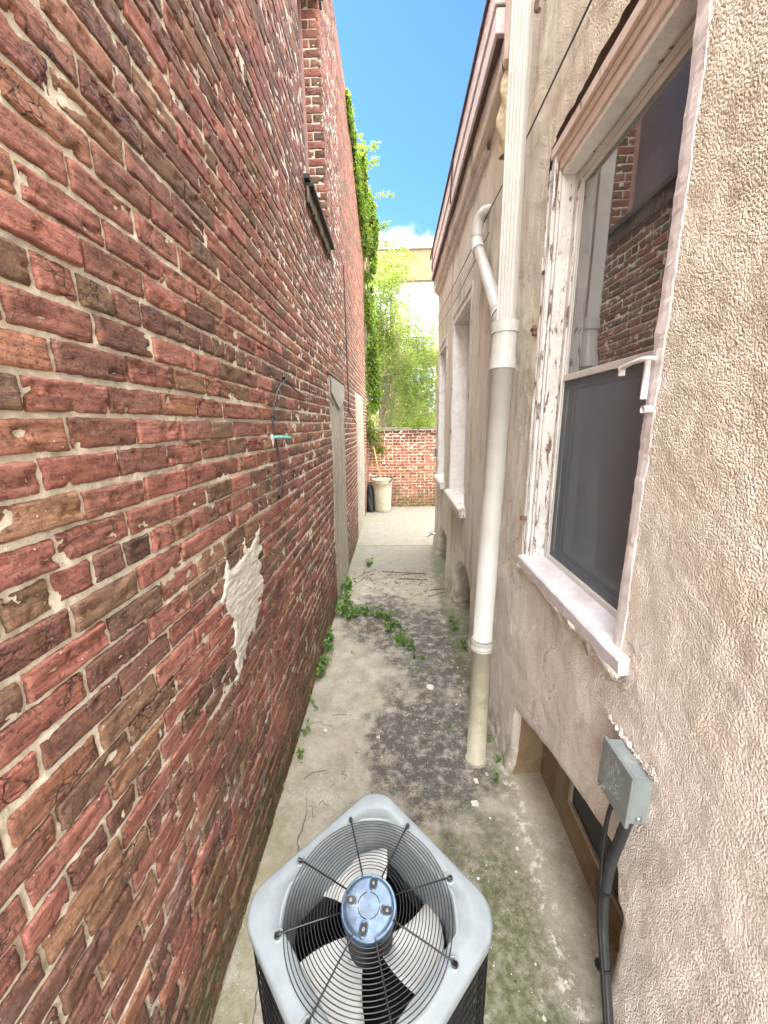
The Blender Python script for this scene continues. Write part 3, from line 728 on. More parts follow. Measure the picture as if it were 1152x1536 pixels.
# head: stained moulding, wide soffit, drip
wpart('head_moulding', MT['pinkwood'], [(.768, .83, 1.165, 2.149, 3.515, 3.555), (.782, .84, 1.165, 2.118, 3.485, 3.513), (.79, .86, 1.165, 2.107, 3.44, 3.483)])
wpart('head_soffit', MT['white'], [(.80, .885, 1.17, 2.084, 3.415, 3.439)])
wpart('lintel_backing', MT['rust'], [(.80, .84, 1.16, 2.2, 3.56, 3.72)])
# storm window, aluminium
gy0, gy1 = 1.25, 2.03; gz0, gz1, gr_ = 1.555, 3.375, 2.50
wpart('storm_frame', MT['alu'], [(.868, .893, gy1-.012, gy1+.004, 1.545, 3.40), (.875, .893, gy1-.026, gy1-.013, 1.56, 3.39), (.868, .893, gy0-.01, gy0+.016, 1.545, 3.40),
      (.866, .893, gy0+.017, gy1-.013, 3.375, 3.405), (.872, .893, gy0+.017, gy1-.027, 3.35, 3.374)], .002)
wpart('meeting_rail', MT['alu'], [(.862, .886, gy0+.017, gy1-.014, 2.495, 2.525)], .003)
wpart('bottom_rail', MT['alu'], [(.862, .890, gy0+.017, gy1-.014, 1.53, 1.572)], .003)
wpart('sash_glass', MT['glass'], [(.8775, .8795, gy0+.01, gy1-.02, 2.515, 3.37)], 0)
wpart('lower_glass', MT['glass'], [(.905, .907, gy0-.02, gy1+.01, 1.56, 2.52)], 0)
wpart('insect_screen', MT['screen'], [(.8715, .8722, gy0+.01, gy1-.016, 1.572, 2.497)], 0)
wpart('screen_frame', m_simple('dark_alu', (.10, .105, .115), .5), [(.8725, .884, gy0+.017, gy1-.03, 2.455, 2.492), (.8725, .884, gy0+.017, gy1-.03, 1.573, 1.60), (.8725, .884, gy1-.03, gy1-.017, 1.573, 2.49)], .001)
wpart('inner_sash', MT['white'], [(.93, .965, gy0-.02, gy1+.02, 1.57, 1.63), (.93, .965, gy0-.02, gy1+.02, 2.46, 2.53), (.93, .965, gy1-.02, gy1+.03, 1.57, 3.4), (.93, .965, gy0-.05, gy0, 1.57, 3.4)])
# room behind the glass
b = MB(); b.box(1.9, 1.95, .6, 2.9, 1.0, 3.9); b.box(.97, 1.9, .58, .6, 1., 3.9); b.box(.97, 1.9, 2.88, 2.9, 1., 3.9); b.box(.97, 1.9, .6, 2.88, 3.86, 3.9); b.box(.97, 1.9, .6, 2.88, 1.0, 1.04)
b.box(.97, 1.0, .6, 1.15, 1.04, 3.86); b.box(.97, 1.0, 2.1, 2.88, 1.04, 3.86); b.box(.97, 1.0, 1.15, 2.1, 1.04, 1.5)
b.build('room_lining', MT['room'], W)
yy = np.linspace(1.62, 2.08, 60); V = np.array([[(1.0+.016*math.sin(y_*62)+.01*math.sin(y_*23), y_, z_) for y_ in yy] for z_ in (1.3, 1.9, 2.45)])
MB().grid(V).build('curtain', MT['curtain'], W, smooth=True)
yy = np.linspace(1.12, 1.45, 40); V = np.array([[(1.05+.02*math.sin(y_*58)+.01*math.sin(y_*27), y_, z_) for y_ in yy] for z_ in (1.3, 1.9, 2.45)])
MB().grid(V).build('curtain', MT['curtain'], W, smooth=True)
# sill
b = MB(); ya, yb = 1.105, 2.125
prof = [(.738, 1.472), (.735, 1.520), (.742, 1.530), (.80, 1.536), (.865, 1.545), (.865, 1.47)]
V = np.array([[(x_+.0015*math.sin(y_*40+k_), y_, z_) for y_ in np.linspace(ya, yb, 30)] for k_, (x_, z_) in enumerate(prof)])
b.grid(V, wrap_u=True)
n0 = 0; b.f.append(tuple(i*30 for i in range(6))); b.f.append(tuple(i*30+29 for i in range(6))[::-1]); b.build('sill', MT['sill'], W)
# ragged stucco lip under the sill
b = MB(); yy = np.linspace(1.1, 2.14, 120); V = []
for k_, (dx, dz_) in enumerate(((.0, .002), (-.022, -.002), (-.026, -.016), (-.012, -.04), (.004, -.06))):
    V.append(np.stack([.765+dx*(1+.6*fbm(yy*14, yy*0+1, 81)), yy, 1.474+dz_*(1+1.1*fbm(yy*22, yy*0+k_, 82))], -1))
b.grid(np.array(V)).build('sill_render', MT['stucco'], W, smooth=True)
# painted plaster edge on the near side
b = MB(); zz = np.arange(1.42, 3.75, .012); V = []
for k_, (dx, y_) in enumerate(((.10, 1.204), (.03, 1.204), (.001, 1.203), (-.004, 1.199), (-.005, 1.180), (-.003, 1.158), (.004, 1.150))):
    rag = .009*fbm(zz*9, zz*0+5, 91, 2)*(k_ >= 5) + .007*fbm(zz*45, zz*0+k_, 92, 2)*(k_ >= 5)+.0015*fbm(zz*30, zz*0+k_, 95)
    V.append(np.stack([sx(np.full_like(zz, 1.15), zz)+dx+.0025*fbm(zz*60, zz*0+k_*2, 93), y_+rag, zz], -1))
b.grid(np.array(V)).build('painted_edge', MT['lilac'], W)
# hinge pintle and bracket stubs
p = MB(); p.tube(spline([(.79, 1.19, 2.47), (.745, 1.18, 2.475), (.735, 1.22, 2.472), (.735, 1.30, 2.462)]), .0065, 8); p.tube([(.748, 1.185, 2.47), (.748, 1.183, 2.36)], .009, 8)
p.tube([(.742, 1.172, 2.33), (.77, 1.172, 2.33)], .011, 8); p.tube([(.742, 1.30, 2.462), (.742, 1.30, 2.44)], .010, 8)
p.build('shutter_pintle', MT['lilac'], W, smooth=True)
p = MB(); p.box(.745, .79, 2.165, 2.215, 2.775, 2.79); p.box(.75, .79, 2.17, 2.20, 2.75, 2.80); p.build('rusty_bracket', MT['rust'], W, bevel=.004)
p = MB(); p.box(.745, .79, 2.14, 2.17, 1.735, 1.76); p.build('rusty_bracket', MT['rust'], W, bevel=.004)
p = MB(); p.box(.765, .78, 2.125, 2.158, 3.03, 3.045); p.build('rusty_bracket', MT['rust'], W, bevel=.004)

# ---- farther windows
for (y0, y1, z0, z1) in wins:
    ow = MB().box(.985, 1.0, y0+.02, y1-.02, z0+.02, z1-.02); ow = ow.build('window', MT['white'], RH)
    MB().box(XR+.004, .985, y1-.03, y1-.002, z0, z1).build('jamb', MT['white'], ow)
    MB().box(XR+.004, .985, y0+.002, y0+.03, z0, z1).build('jamb', MT['white'], ow)
    MB().box(XR-.004, .985, y0+.031, y1-.031, z1-.05, z1-.004).build('head', MT['wood'], ow)
    sh = MB(); sh.box(.955, .984, y0+.032, y0+.09, z0+.06, z1-.06); sh.box(.955, .984, y1-.09, y1-.032, z0+.06, z1-.06); sh.box(.955, .984, y0+.091, y1-.091, z0+.06, z0+.13); sh.box(.945, .984, y0+.091, y1-.091, (z0+z1)/2-.02, (z0+z1)/2+.03)
    sh.box(.95, .984, y0+.091, y1-.091, z1-.12, z1-.06)
    sh.build('sash', MT['alu'], ow, bevel=.004)
    sb = MB(); V = []
    yy = np.linspace(y0-.09, y1+.04, 30)
    for k_, (x_, z_) in enumerate(((.70, z0-.10), (.695, z0-.02), (.71, z0+.0), (.95, z0+.045), (.95, z0-.10))):
        V.append(np.stack([x_+.008*fbm(yy*9, yy*0+k_, 61), yy, z_+.008*fbm(yy*12, yy*0+k_, 62)], -1))
    sb.grid(np.array(V), wrap_u=True); sb.f.append(tuple(i*30 for i in range(5))); sb.f.append(tuple(i*30+29 for i in range(5))[::-1])
    sb.build('sill', MT['wood'], ow)
    eb = MB(); eb.box(XR-.008, XR+.01, y0-.05, y0-.002, z0, z1+.03); eb.box(XR-.008, XR+.01, y1+.002, y1+.04, z0, z1+.03); eb.box(XR-.01, XR+.01, y0-.05, y1+.04, z1+.032, z1+.075); eb.build('casing', MT['wood'], ow, bevel=.004)

# ---- cornice over the low part
y0c, y1c = YN-.02, YC+.06
CO = MB(); yy = np.linspace(y0c, y1c, 60); V = []
for k_, (x_, z_) in enumerate(((.80, 4.40), (.735, 4.405), (.712, 4.43), (.706, 4.46), (.702, 4.60), (.80, 4.62))):
    V.append(np.stack([x_+.010*fbm(yy*4, yy*0+k_, 31, 3), yy, z_+.018*fbm(yy*5, yy*0+k_, 32, 3)], -1))
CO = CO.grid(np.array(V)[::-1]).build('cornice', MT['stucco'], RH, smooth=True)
b = MB(); b.box(.645, .80, y0c, y1c, 4.772, 4.93); b.box(.655, .80, y0c, y1c, 4.63, 4.758); b.build('fascia', MT['fascia'], CO, bevel=.006)
b = MB(); b.box(.628, .80, y0c, y1c+.02, 4.931, 4.958); b.box(.660, .80, y0c, y1c, 4.759, 4.771); b.box(.672, .80, y0c, y1c, 4.605, 4.629); b.build('trim', MT['darktrim'], CO, bevel=.003)
b = MB(); b.box(.64, 6, YN, y1c, 4.959, 4.97); b.box(.85, 6, YN, YC, ZT2, 4.955); b.build('roof', MT['roof'], CO)
MB().tube(spline([(.64, 4.55, 4.95), (.635, 4.62, 4.8), (.638, 4.7, 4.6)]), .008, 5).build('strap', MT['darktrim'], CO)
MB().tube(spline([(.633, 6.45, 4.95), (.63, 6.5, 4.75), (.64, 6.55, 4.6)]), .007, 5).build('strap', MT['darktrim'], CO)
# timber ledge with rotten underside
b = MB(); yy = np.linspace(YN+.5, y1c-.1, 80); V = []
for k_, (x_, z_) in enumerate(((.80, 4.33), (.750, 4.34), (.738, 4.37), (.742, 4.42))):
    V.append(np.stack([x_+.010*fbm(yy*9, yy*0+k_, 33, 4), yy, z_+.03*fbm(yy*6, yy*0, 34, 4)], -1))
b.grid(np.array(V)[::-1]).build('rotten_ledge', MT['wood'], CO, smooth=True)
# foam lump, corner boards of the tall part
b = MB(); V = []
for z_ in np.linspace(3.97, 4.44, 18):
    an = np.arange(16)/16*2*math.pi; u = (z_-3.97)/.47
    rx = .055*math.sin(math.pi*min(1, u*.85+.12))**.5
    V.append([(.742+rx*math.cos(t_)*(1+.3*math.sin(3*t_+z_*30)), 2.89+rx*1.3*math.sin(t_)*(1+.2*math.sin(5*t_+z_*21)), z_) for t_ in an])
b.grid(np.array(V), wrap_v=True).build('foam_filling', MT['foam'], RH, smooth=True)
b = MB(); b.box(.690, .735, 2.82, 2.86, 4.42, ZT1); b.box(.700, .735, 2.862, 2.89, 4.42, ZT1); b.build('corner_board', MT['pinkwood'], RH, bevel=.004)
b = MB(); b.box(.722, .80, 2.66, 2.818, 4.45, ZT1); b.box(.736, .80, 2.895, 2.93, 4.45, ZT1); b.build('siding_strip', MT['alu'], RH, bevel=.004)

# ------------------------------------------------------------------ drain pipes
t = thing('downpipe', 'tall white downpipe running from the roof to the ground, round plastic below, ribbed metal above', 'drainpipe')
def pp(z_):      # axis of the leaning pipe
    return np.array([np.interp(z_, [0, .83, 2.8], [.553, .579, .65]), np.interp(z_, [0, .83, 2.8], [2.163, 2.25, 2.358]), z_])
b = MB(); b.tube([pp(0.0), pp(.3), pp(.83)], .064, 28); b.build('lower_pipe', MT['pvc_old'], t, smooth=True)
b = MB(); b.tube([pp(.84), pp(1.6), pp(2.62)], [.061, .063, .065], 28); b.build('middle_pipe', MT['pvc'], t, smooth=True)
b = MB(); c0 = pp(.83)
for dz_ in (-.012, .045): b.tube([pp(.83+dz_), pp(.83+dz_+.012)], .0715, 28)
b.tube([pp(.82), pp(.89)], .0675, 28); b.build('coupling', MT['pvc'], t, smooth=True)
b = MB(); b.tube([pp(2.60), pp(2.66)], .076, 28); b.tube([pp(2.66), pp(2.80)], .070, 28); b.tube([pp(2.80), pp(2.86)+(0, 0, 0)], .077, 28); b.build('wye_fitting', MT['pvc'], t, smooth=False)
# ribbed rectangular upper downspout
def ribbed(w_, d_, n=5):
    P = []
    for i in range(n*4+1):
        u = i/(n*4); P.append((-w_/2+w_*u, -d_/2-.0035*math.cos(u*n*2*math.pi)))
    for i in range(n*2+1):
        u = i/(n*2); P.append((w_/2+.003*math.cos(u*3*2*math.pi), -d_/2+d_*u))
    for i in range(n*4+1):
        u = i/(n*4); P.append((w_/2-w_*u, d_/2+.0035*math.cos(u*n*2*math.pi)))
    for i in range(n*2+1):
        u = i/(n*2); P.append((-w_/2-.003*math.cos(u*3*2*math.pi), d_/2-d_*u))
    return P
pr = ribbed(.106, .080); V = []
for z_ in (2.80, 3.4, 4.1, 5.5, ZT1):
    c0 = np.array([.652, 2.352, z_]); V.append([(c0[0]+p_[0]*.75+p_[1]*.5, c0[1]-p_[0]*.25+p_[1], z_) for p_ in pr])
MB().grid(np.array(V), wrap_v=True).build('ribbed_downspout', MT['alu'], t, smooth=False)
b = MB(); b.tube([pp(-.004), pp(.012)], .072, 20); b.build('base_rim', MT['cement'], t)
# branch pipe with elbow
t = thing('branch_pipe', 'short white pipe with an elbow leaving the stucco wall and sloping down to the downpipe', 'drainpipe')
P_ = spline([(.80, 3.43, 3.93), (.745, 3.47, 3.93), (.715, 3.50, 3.90), (.702, 3.51, 3.83), (.70, 3.50, 3.75)], 8)
MB().tube(P_, .044, 20).build('elbow', MT['pvc'], t, smooth=True)
A0 = np.array((.70, 3.50, 3.75)); A1 = np.array((.698, 3.42, 3.65)); B0 = np.array((.662, 2.54, 2.95)); dd_ = (B0-A1)/np.linalg.norm(B0-A1)
MB().tube([A1, B0], .041, 20).build('straight_pipe', MT['pvc'], t, smooth=True)
b = MB(); b.tube(spline([A0+(0, 0, .03), A0, (A0+A1)/2+(0, 0, -.01), A1, A1+dd_*.03]), .050, 20); b.build('coupling', MT['pvc'], t, smooth=True)
b = MB(); b.tube([B0-dd_*.03, B0+dd_*.03], .053, 20); b.tube(spline([B0, (.655, 2.44, 2.86), (.651, 2.40, 2.74), (.648, 2.375, 2.56)]), .047, 20); b.build('wye_branch', MT['pvc'], t, smooth=True)

# ------------------------------------------------------------------ cable, box, conduit, spigot
pts = [(.748, .6, 3.80), (.748, 1.795, 3.813), (.745, 2.544, 3.812), (.748, 3.302, 3.868), (.748, 4.23, 3.884), (.75, 6.44, 3.978), (.76, 6.85, 3.99)]
o = MB().tube(pts, .0045, 5).build('overhead_cable', MT['hose']); tag(o, 'thin dark cable stretched along the stucco wall above the windows', 'cable')
o = MB().tube([(.75, 3.3, 3.72), (.745, 4.8, 3.70), (.75, 6.8, 3.82)], .004, 5).build('overhead_cable', MT['hose']); tag(o, 'short thin second cable on the stucco wall just above the two far windows', 'cable')
o = MB().tube(spline([(.79, 2.38, 4.32), (.735, 2.38, 4.33), (.725, 2.38, 4.28), (.735, 2.36, 4.26)]), .010, 8).build('wall_hook', MT['rust']); tag(o, 'small rusty hook with old plaster high on the wall right of the downpipe', 'hook')
t = thing('junction_box', 'small grey metal electrical box with scratched lid on the pink stucco', 'electrical box')
BX = (.700, .915, 1.072, 1.073, 1.262)
MB().box(.7135, .775, .925, 1.066, 1.078, 1.256).build('box', MT['steel'], t, bevel=.002)
def m_scr():
    n = NM('scratched_lid'); 
    l1 = n.noise(1, 2, n.mapv((1, 40, 9), rot=(.5, 0, 0)), .5, 2.5); l2 = n.noise(1, 2, n.mapv((1, 12, 50), rot=(-.3, 0, 0)), .5, 2.5)
    y_, z_ = n.xyz()[1], n.xyz()[2]
    msk = n.mul(n.rng(n.math('ABSOLUTE', n.math('SUBTRACT', y_, 1.0)), .06, .03), n.rng(n.math('ABSOLUTE', n.math('SUBTRACT', z_, 1.17)), .085, .05))
    ln = n.math('MAXIMUM', n.rng(n.math('ABSOLUTE', n.math('SUBTRACT', l1, .5)), .03, .008), n.rng(n.math('ABSOLUTE', n.math('SUBTRACT', l2, .5)), .024, .006))
    c = n.mix(n.rng(n.noise(25, 4), .3, .7), (.155, .175, .18), (.19, .215, .22)); c = n.mix(n.mul(ln, msk, .75, n.rng(n.noise(40, 2), .42, .5)), c, (.62, .65, .65))
    return n.pbr(c, .4, 0, None, .5)
MB().box(.700, .7125, .915, 1.073, 1.072, 1.262).build('lid', m_scr(), t, bevel=.002)
b = MB(); an = np.linspace(0, 2*math.pi, 17)
b.tube([(.6995-.000, 1.045+.0085*math.cos(q_), 1.083+.0085*math.sin(q_)) for q_ in an[:-1]], .0035, 6, closed=True); b.tube([(.701, 1.045, 1.083), (.690, 1.045, 1.083)], .0055, 8)
b.build('screw', MT['zinc'], t)
b = MB(); b.tube([(.745, .9255, 1.098), (.745, .921, 1.098)], .012, 12); b.tube([(.745, .9215, 1.098), (.745, .918, 1.098)], .006, 8); b.build('knockout_plug', MT['zinc'], t)
b = MB(); yy = np.linspace(.90, 1.15, 110); V = []
for k_, (dx, dz_) in enumerate(((.006, -.002), (-.004, .001), (-.007, .008), (.004, .015))):
    V.append(np.stack([.762+dx*(1+2*fbm(yy*70, yy*0+k_, 5)), yy, 1.258+dz_*(1+2.2*fbm(yy*60, yy*0+k_, 7))+.010*fbm(yy*26, yy*0+1, 6), ], -1))
b.grid(np.array(V)[::-1]).build('sealant_bead', MT['stucco'], t, smooth=True)
t = thing('conduit', 'black flexible conduit and a thin cable dropping from the grey box to the ground', 'conduit')
P_ = spline([(.742, .958, 1.076), (.738, .975, .95), (.725, .985, .80), (.715, .965, .62), (.71, .91, .46), (.70, .83, .30), (.69, .74, .14), (.67, .66, .02)], 8)
MB().tube(P_, .0165, 14).build('flexible_tube', MT['black'], t, smooth=True)
MB().tube(spline([(.722, 1.01, 1.076), (.716, 1.018, .98), (.712, 1.012, .86), (.706, .990, .74), (.700, .958, .6), (.696, .898, .46), (.686, .822, .3), (.67, .735, .12)]), .0075, 8).build('cable', MT['wire'], t, smooth=True)
for k_ in (20, 32, 44):
    c0 = P_[min(k_, len(P_)-2)]; d0 = P_[min(k_, len(P_)-2)+1]-c0; d0 /= np.linalg.norm(d0)
    MB().tube([c0-d0*.004+(-.004, .006, 0), c0+d0*.004+(-.004, .006, 0)], .026, 14).build('cable_tie', MT['wire'], t)
t = thing('garden_tap', 'small metal garden tap sticking out of the far corner of the stucco house', 'tap')
b = MB(); b.tube([(.78, 6.55, .34), (.62, 6.52, .34)], .016, 10); b.tube(spline([(.66, 6.52, .34), (.62, 6.51, .335), (.60, 6.5, .29)]), .014, 10); b.build('body', MT['zinc'], t, smooth=True)
b = MB(); b.tube([(.65, 6.52, .35), (.65, 6.52, .40)], .007, 8); b.tube([(.60, 6.52, .402), (.70, 6.52, .402)], .009, 8); b.tube([(.66, 6.50, .33), (.54, 6.48, .325)], .009, 8); b.build('handle', MT['zinc'], t)
t = thing('outlet_box', 'little grey outdoor outlet box on the far corner of the stucco house', 'electrical box')
MB().box(.735, .79, 6.70, 6.80, 1.72, 1.87).build('box', MT['steel'], t, bevel=.006); MB().box(.725, .734, 6.71, 6.79, 1.735, 1.855).build('cover', MT['zinc'], t, bevel=.003)

# ------------------------------------------------------------------ air conditioner
AC = thing('air_conditioner', 'grey outdoor air conditioner unit with round wire fan grille in the foreground', 'air conditioner')
cx0, cy0, ht = -.094, .866, .80
ROT = R(44)
def rsq(hs, r_, z_, n=10):
    P = []
    for q_, (sx_, sy_) in enumerate(((1, 1), (-1, 1), (-1, -1), (1, -1))):
        for t_ in np.linspace(0, math.pi/2, n):
            an = t_+q_*math.pi/2; P.append((sx_*(hs-r_)+r_*math.cos(an), sy_*(hs-r_)+r_*math.sin(an)))
    P = np.array(P); c_, s_ = math.cos(ROT), math.sin(ROT)
    return np.stack([cx0+P[:, 0]*c_-P[:, 1]*s_, cy0+P[:, 0]*s_+P[:, 1]*c_, np.full(len(P), z_)], -1)
def circ_like(P, r_, z_, bump_=None):
    an = np.arctan2(P[:, 1]-cy0, P[:, 0]-cx0); rr = np.full(len(P), r_)
    zz = np.full(len(P), float(z_))
    return np.stack([cx0+rr*np.cos(an), cy0+rr*np.sin(an), zz], -1)
base = rsq(.302, .10, ht, 36); NB = len(base)
rings = [rsq(.300, .10, ht-.055, 36), rsq(.303, .10, ht-.05, 36), rsq(.3035, .10, ht-.012, 36), rsq(.299, .097, ht-.003, 36), rsq(.292, .092, ht, 36)]
o3 = circ_like(base, .281, ht); rings.append((rsq(.292, .092, ht, 36)+o3)/2)
for r_, z_ in ((.281, ht), (.2795, ht+.003), (.2755, ht+.004), (.2715, ht+.001), (.2685, ht-.006), (.264, ht-.03), (.258, ht-.075), (.250, ht-.13), (.250, ht-.16)): rings.append(circ_like(base, r_, z_))
MB().grid(np.array(rings), wrap_v=True).build('top_panel', MT['acgrey'], AC, smooth=True)
spoke = [R(a_) for a_ in (108, 62, 17, -26, 153, -165.5, -120.5, -73)]
for q_ in spoke:      # raised bosses where the spokes are screwed down
    c0 = np.array([cx0+.279*math.cos(q_), cy0+.279*math.sin(q_)]); 
    b = MB().lathe([(.0185, ht-.002), (.0175, ht+.004), (.0145, ht+.0065), (.0120, ht+.0050), (.0105, ht+.0005), (.001, ht+.0005)], (c0[0], c0[1], 0), 20)
    b.build('boss', MT['acgrey'], AC, smooth=True)
zg = lambda r_: ht+.006+.010*(1-(r_/.28)**2)-.0
G = MB()
for r_ in np.linspace(.101, .263, 17):
    G.tube([(cx0+r_*math.cos(t_), cy0+r_*math.sin(t_), zg(r_)) for t_ in np.arange(84)/84*2*math.pi], .0014, 6, closed=True)
G = G.build('grille', MT['wire'], AC, smooth=True)
for q_ in spoke:
    b = MB(); b.tube([(cx0+r_*math.cos(q_), cy0+r_*math.sin(q_), zg(r_)+.003) for r_ in (.085, .15, .2, .25, .268)]+[(cx0+.283*math.cos(q_), cy0+.283*math.sin(q_), ht+.005)], .0026, 8)
    d_ = np.array([math.cos(q_), math.sin(q_), 0]); e_ = np.array([cx0, cy0, 0])
    b.tube([e_+d_*.271+(0, 0, ht+.0065), e_+d_*.276+(0, 0, ht+.006), e_+d_*.289+(0, 0, ht+.0055)], [.003, .0065, .006], 8)
    b.build('spoke', MT['wire'], G, smooth=True)
# motor cap with slots and a dashed ring
hz = ht+.012
b = MB(); b.lathe([(.088, hz-.02), (.090, hz-.012), (.0885, hz-.002), (.085, hz+.0005), (.0825, hz-.0015), (.079, hz+.0015), (.070, hz+.002), (.040, hz+.002), (.001, hz+.002)], (cx0, cy0, 0), 64)
b = b.build('motor_cap', MT['motor'], AC, smooth=True)
for k_ in range(4):
    q_ = R(-12+k_*90); cs, sn = math.cos(q_), math.sin(q_)
    def oval(sc, z_, n=20):
        P = []
        for t_ in np.arange(n)/n*2*math.pi:
            u, v_ = .019*sc*abs(math.cos(t_))**.7*np.sign(math.cos(t_)), .0125*sc*abs(math.sin(t_))**.7*np.sign(math.sin(t_))
            P.append((cx0+(.060+u)*cs-v_*sn, cy0+(.060+u)*sn+v_*cs, z_))
        return P
    s_ = MB(); s_.grid(np.array([oval(1.12, hz+.0022), oval(1.0, hz+.0042), oval(.88, hz+.0040), oval(.84, hz+.0026)]), wrap_v=True); s_.build('slot_rim', MT['motor'], b, smooth=True)
    MB().grid(np.array([oval(.86, hz+.0029), oval(.01, hz+.0029)]), wrap_v=True).build('slot', MT['acdark'], b)
    cc = (cx0+.060*cs, cy0+.060*sn); MB().lathe([(.0052, hz+.003), (.0052, hz+.0045), (.003, hz+.006), (.0005, hz+.0062)], (cc[0], cc[1], 0), 10).build('bolt', MT['steel'], b)
ds = MB()
for k_ in range(4):
    a0 = k_*math.pi/2+.2; ds.tube([(cx0+.0345*math.cos(t_), cy0+.0345*math.sin(t_), hz+.003) for t_ in np.linspace(a0, a0+1.25, 10)], .0012, 6)
ds.build('ring_marks', MT['wire'], b)
MB().lathe([(.075, hz-.012), (.075, ht-.15), (.062, ht-.17)], (cx0, cy0, 0), 32).build('motor', MT['acdark'], AC, smooth=True)
# fan: hub and three wide pitched blades
fan = MB().lathe([(.055, ht-.15), (.058, ht-.13), (.05, ht-.115), (.001, ht-.112)], (cx0, cy0, 0), 24).build('fan', MT['blade'], AC, smooth=True)
for q0 in (R(97), R(-22), R(-137)):
    V = []
    for r_ in np.linspace(.062, .240, 10):
        u = (r_-.062)/.178; wdt = R(31+13*u-4*u*u); row = []
        for t_ in np.linspace(-1, 1, 12): 
            an = q0+wdt*t_*(1 if t_ > 0 else 1-.2*u)+.22*u; row.append((cx0+r_*math.cos(an), cy0+r_*math.sin(an), ht-.115-.030*t_*(.5+.5*u)-.012*(1-t_*t_)))
        V.append(row)
    V = np.array(V); bl = MB().grid(V).build('blade', MT['blade'], fan, smooth=True)
    so_ = bl.modifiers.new('s', 'SOLIDIFY'); so_.thickness = .002
    for r_ in (.085, .115):
        an = q0+.05; MB().lathe([(.004, 0), (.004, .004), (.001, .005)], (cx0+r_*math.cos(an), cy0+r_*math.sin(an), ht-.128), 8).build('rivet', MT['zinc'], bl)
# inner coil and shroud, outer guard
c_, s_ = math.cos(ROT), math.sin(ROT)
def rot(x_, y_, z_): return (cx0+x_*c_-y_*s_, cy0+x_*s_+y_*c_, z_)
coil = MB(); P0 = rsq(.268, .09, .08, 20)
coil.grid(np.array([rsq(.268, .09, .08, 20), rsq(.268, .09, ht-.055, 20)]), wrap_v=True); coil = coil.build('coil', MT['acdark'], AC, smooth=True)
fins = MB()
for z_ in np.arange(.45, ht-.17, .0085): fins.tube(rsq(.262, .088, z_, 8)[:, :3], .0012, 3, closed=True)
fins.build('coil_fins', MT['steel'], coil)
MB().grid(np.array([rsq(.262, .09, .085, 10), rsq(.01, .004, .085, 10)]), wrap_v=True).build('floor_pan', MT['acdark'], AC)
gd = MB(); per = rsq(.294, .097, 0, 26); 
dd_ = np.r_[0, np.cumsum(np.linalg.norm(np.diff(np.vstack([per, per[:1]]), axis=0), axis=1))]; per2 = np.vstack([per, per[:1]])
for s0 in np.arange(0, dd_[-1], .0155):
    p_ = np.array([np.interp(s0, dd_, per2[:, k_]) for k_ in range(3)]); gd.tube([p_+(0, 0, .06), p_+(0, 0, ht-.05)], .0015, 4)
for z_ in np.arange(.08, ht-.06, .045): gd.tube(rsq(.296, .098, z_, 12), .0018, 4, closed=True)
gd.build('side_guard', MT['wire'], AC)
b = MB(); b.grid(np.array([rsq(.01, .004, .0, 10), rsq(.305, .10, .0, 10), rsq(.305, .10, .06, 10), rsq(.27, .09, .065, 10)]), wrap_v=True); b.build('base_pan', MT['acgrey'], AC, smooth=False)
for q_ in (0, 1, 2, 3):
    an = q_*math.pi/2+ROT+math.pi/4; r_ = .367
    b = MB(); b.tube([(cx0+r_*math.cos(an), cy0+r_*math.sin(an), .05), (cx0+r_*math.cos(an), cy0+r_*math.sin(an), ht-.05)], .012, 8); b.build('corner_post', MT['wire'], AC)

# ------------------------------------------------------------------ back brick wall
BW = thing('garden_wall', 'weathered low brick wall closing the end of the alley', 'wall')
bV, bF, bCol, nb = [], [], [], 0
def fr_back(U, Z, D): return (U, 10.42-D, Z)
zt = 2.16; z = .0; k = 0
while z+PC < zt:
    x = XL-.05-(SL/2 if k % 2 else 0)-.02; st = SL/2 if k % 6 == 4 else SL
    while x < 3.6:
        add_brick(x+.005, x+st-.005, z+.004+rng.normal(0, .0015), z+PC-.005, 1, 'header' if st < .2 else 's', fr_back); x += st
    z += PC; k += 1
cc_ = np.concatenate(bCol); V = np.concatenate(bV); F = np.concatenate(bF)
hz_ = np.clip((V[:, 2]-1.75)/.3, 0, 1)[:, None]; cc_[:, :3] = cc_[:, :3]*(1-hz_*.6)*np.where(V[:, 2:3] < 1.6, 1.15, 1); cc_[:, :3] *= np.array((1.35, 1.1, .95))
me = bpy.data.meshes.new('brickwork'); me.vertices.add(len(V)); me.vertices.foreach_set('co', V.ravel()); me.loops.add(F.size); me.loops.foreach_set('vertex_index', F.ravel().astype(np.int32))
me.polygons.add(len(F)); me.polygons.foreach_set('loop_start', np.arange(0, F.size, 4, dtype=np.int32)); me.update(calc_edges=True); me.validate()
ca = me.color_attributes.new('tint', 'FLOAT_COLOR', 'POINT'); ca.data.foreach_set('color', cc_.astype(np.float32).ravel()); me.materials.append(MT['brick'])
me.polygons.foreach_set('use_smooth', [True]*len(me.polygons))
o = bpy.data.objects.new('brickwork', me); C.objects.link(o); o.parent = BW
xx, zz = np.meshgrid(np.arange(XL-.05, 3.6, .02), np.arange(0, zt+.001, .02), indexing='ij')
V = np.stack([xx, 10.424-.004*fbm(xx*40, zz*40, 4, 3), zz], -1); MB().grid(V).build('mortar_bed', MT['mortar'], BW, smooth=True)
MB().box(XL-.05, 3.6, 10.435, 10.62, 0, zt).build('backing', MT['mortar'], BW)
b = MB(); x = XL-.05
while x < 3.5:
    w_ = rng.uniform(.35, .6); b.box(x, x+w_-.008, 10.385, 10.66, zt+.002+rng.uniform(0, .004), zt+.045); x += w_
b.build('coping', m_cement('coping_stone', (.34, .32, .26), (.18, .17, .13)), BW, bevel=.006)

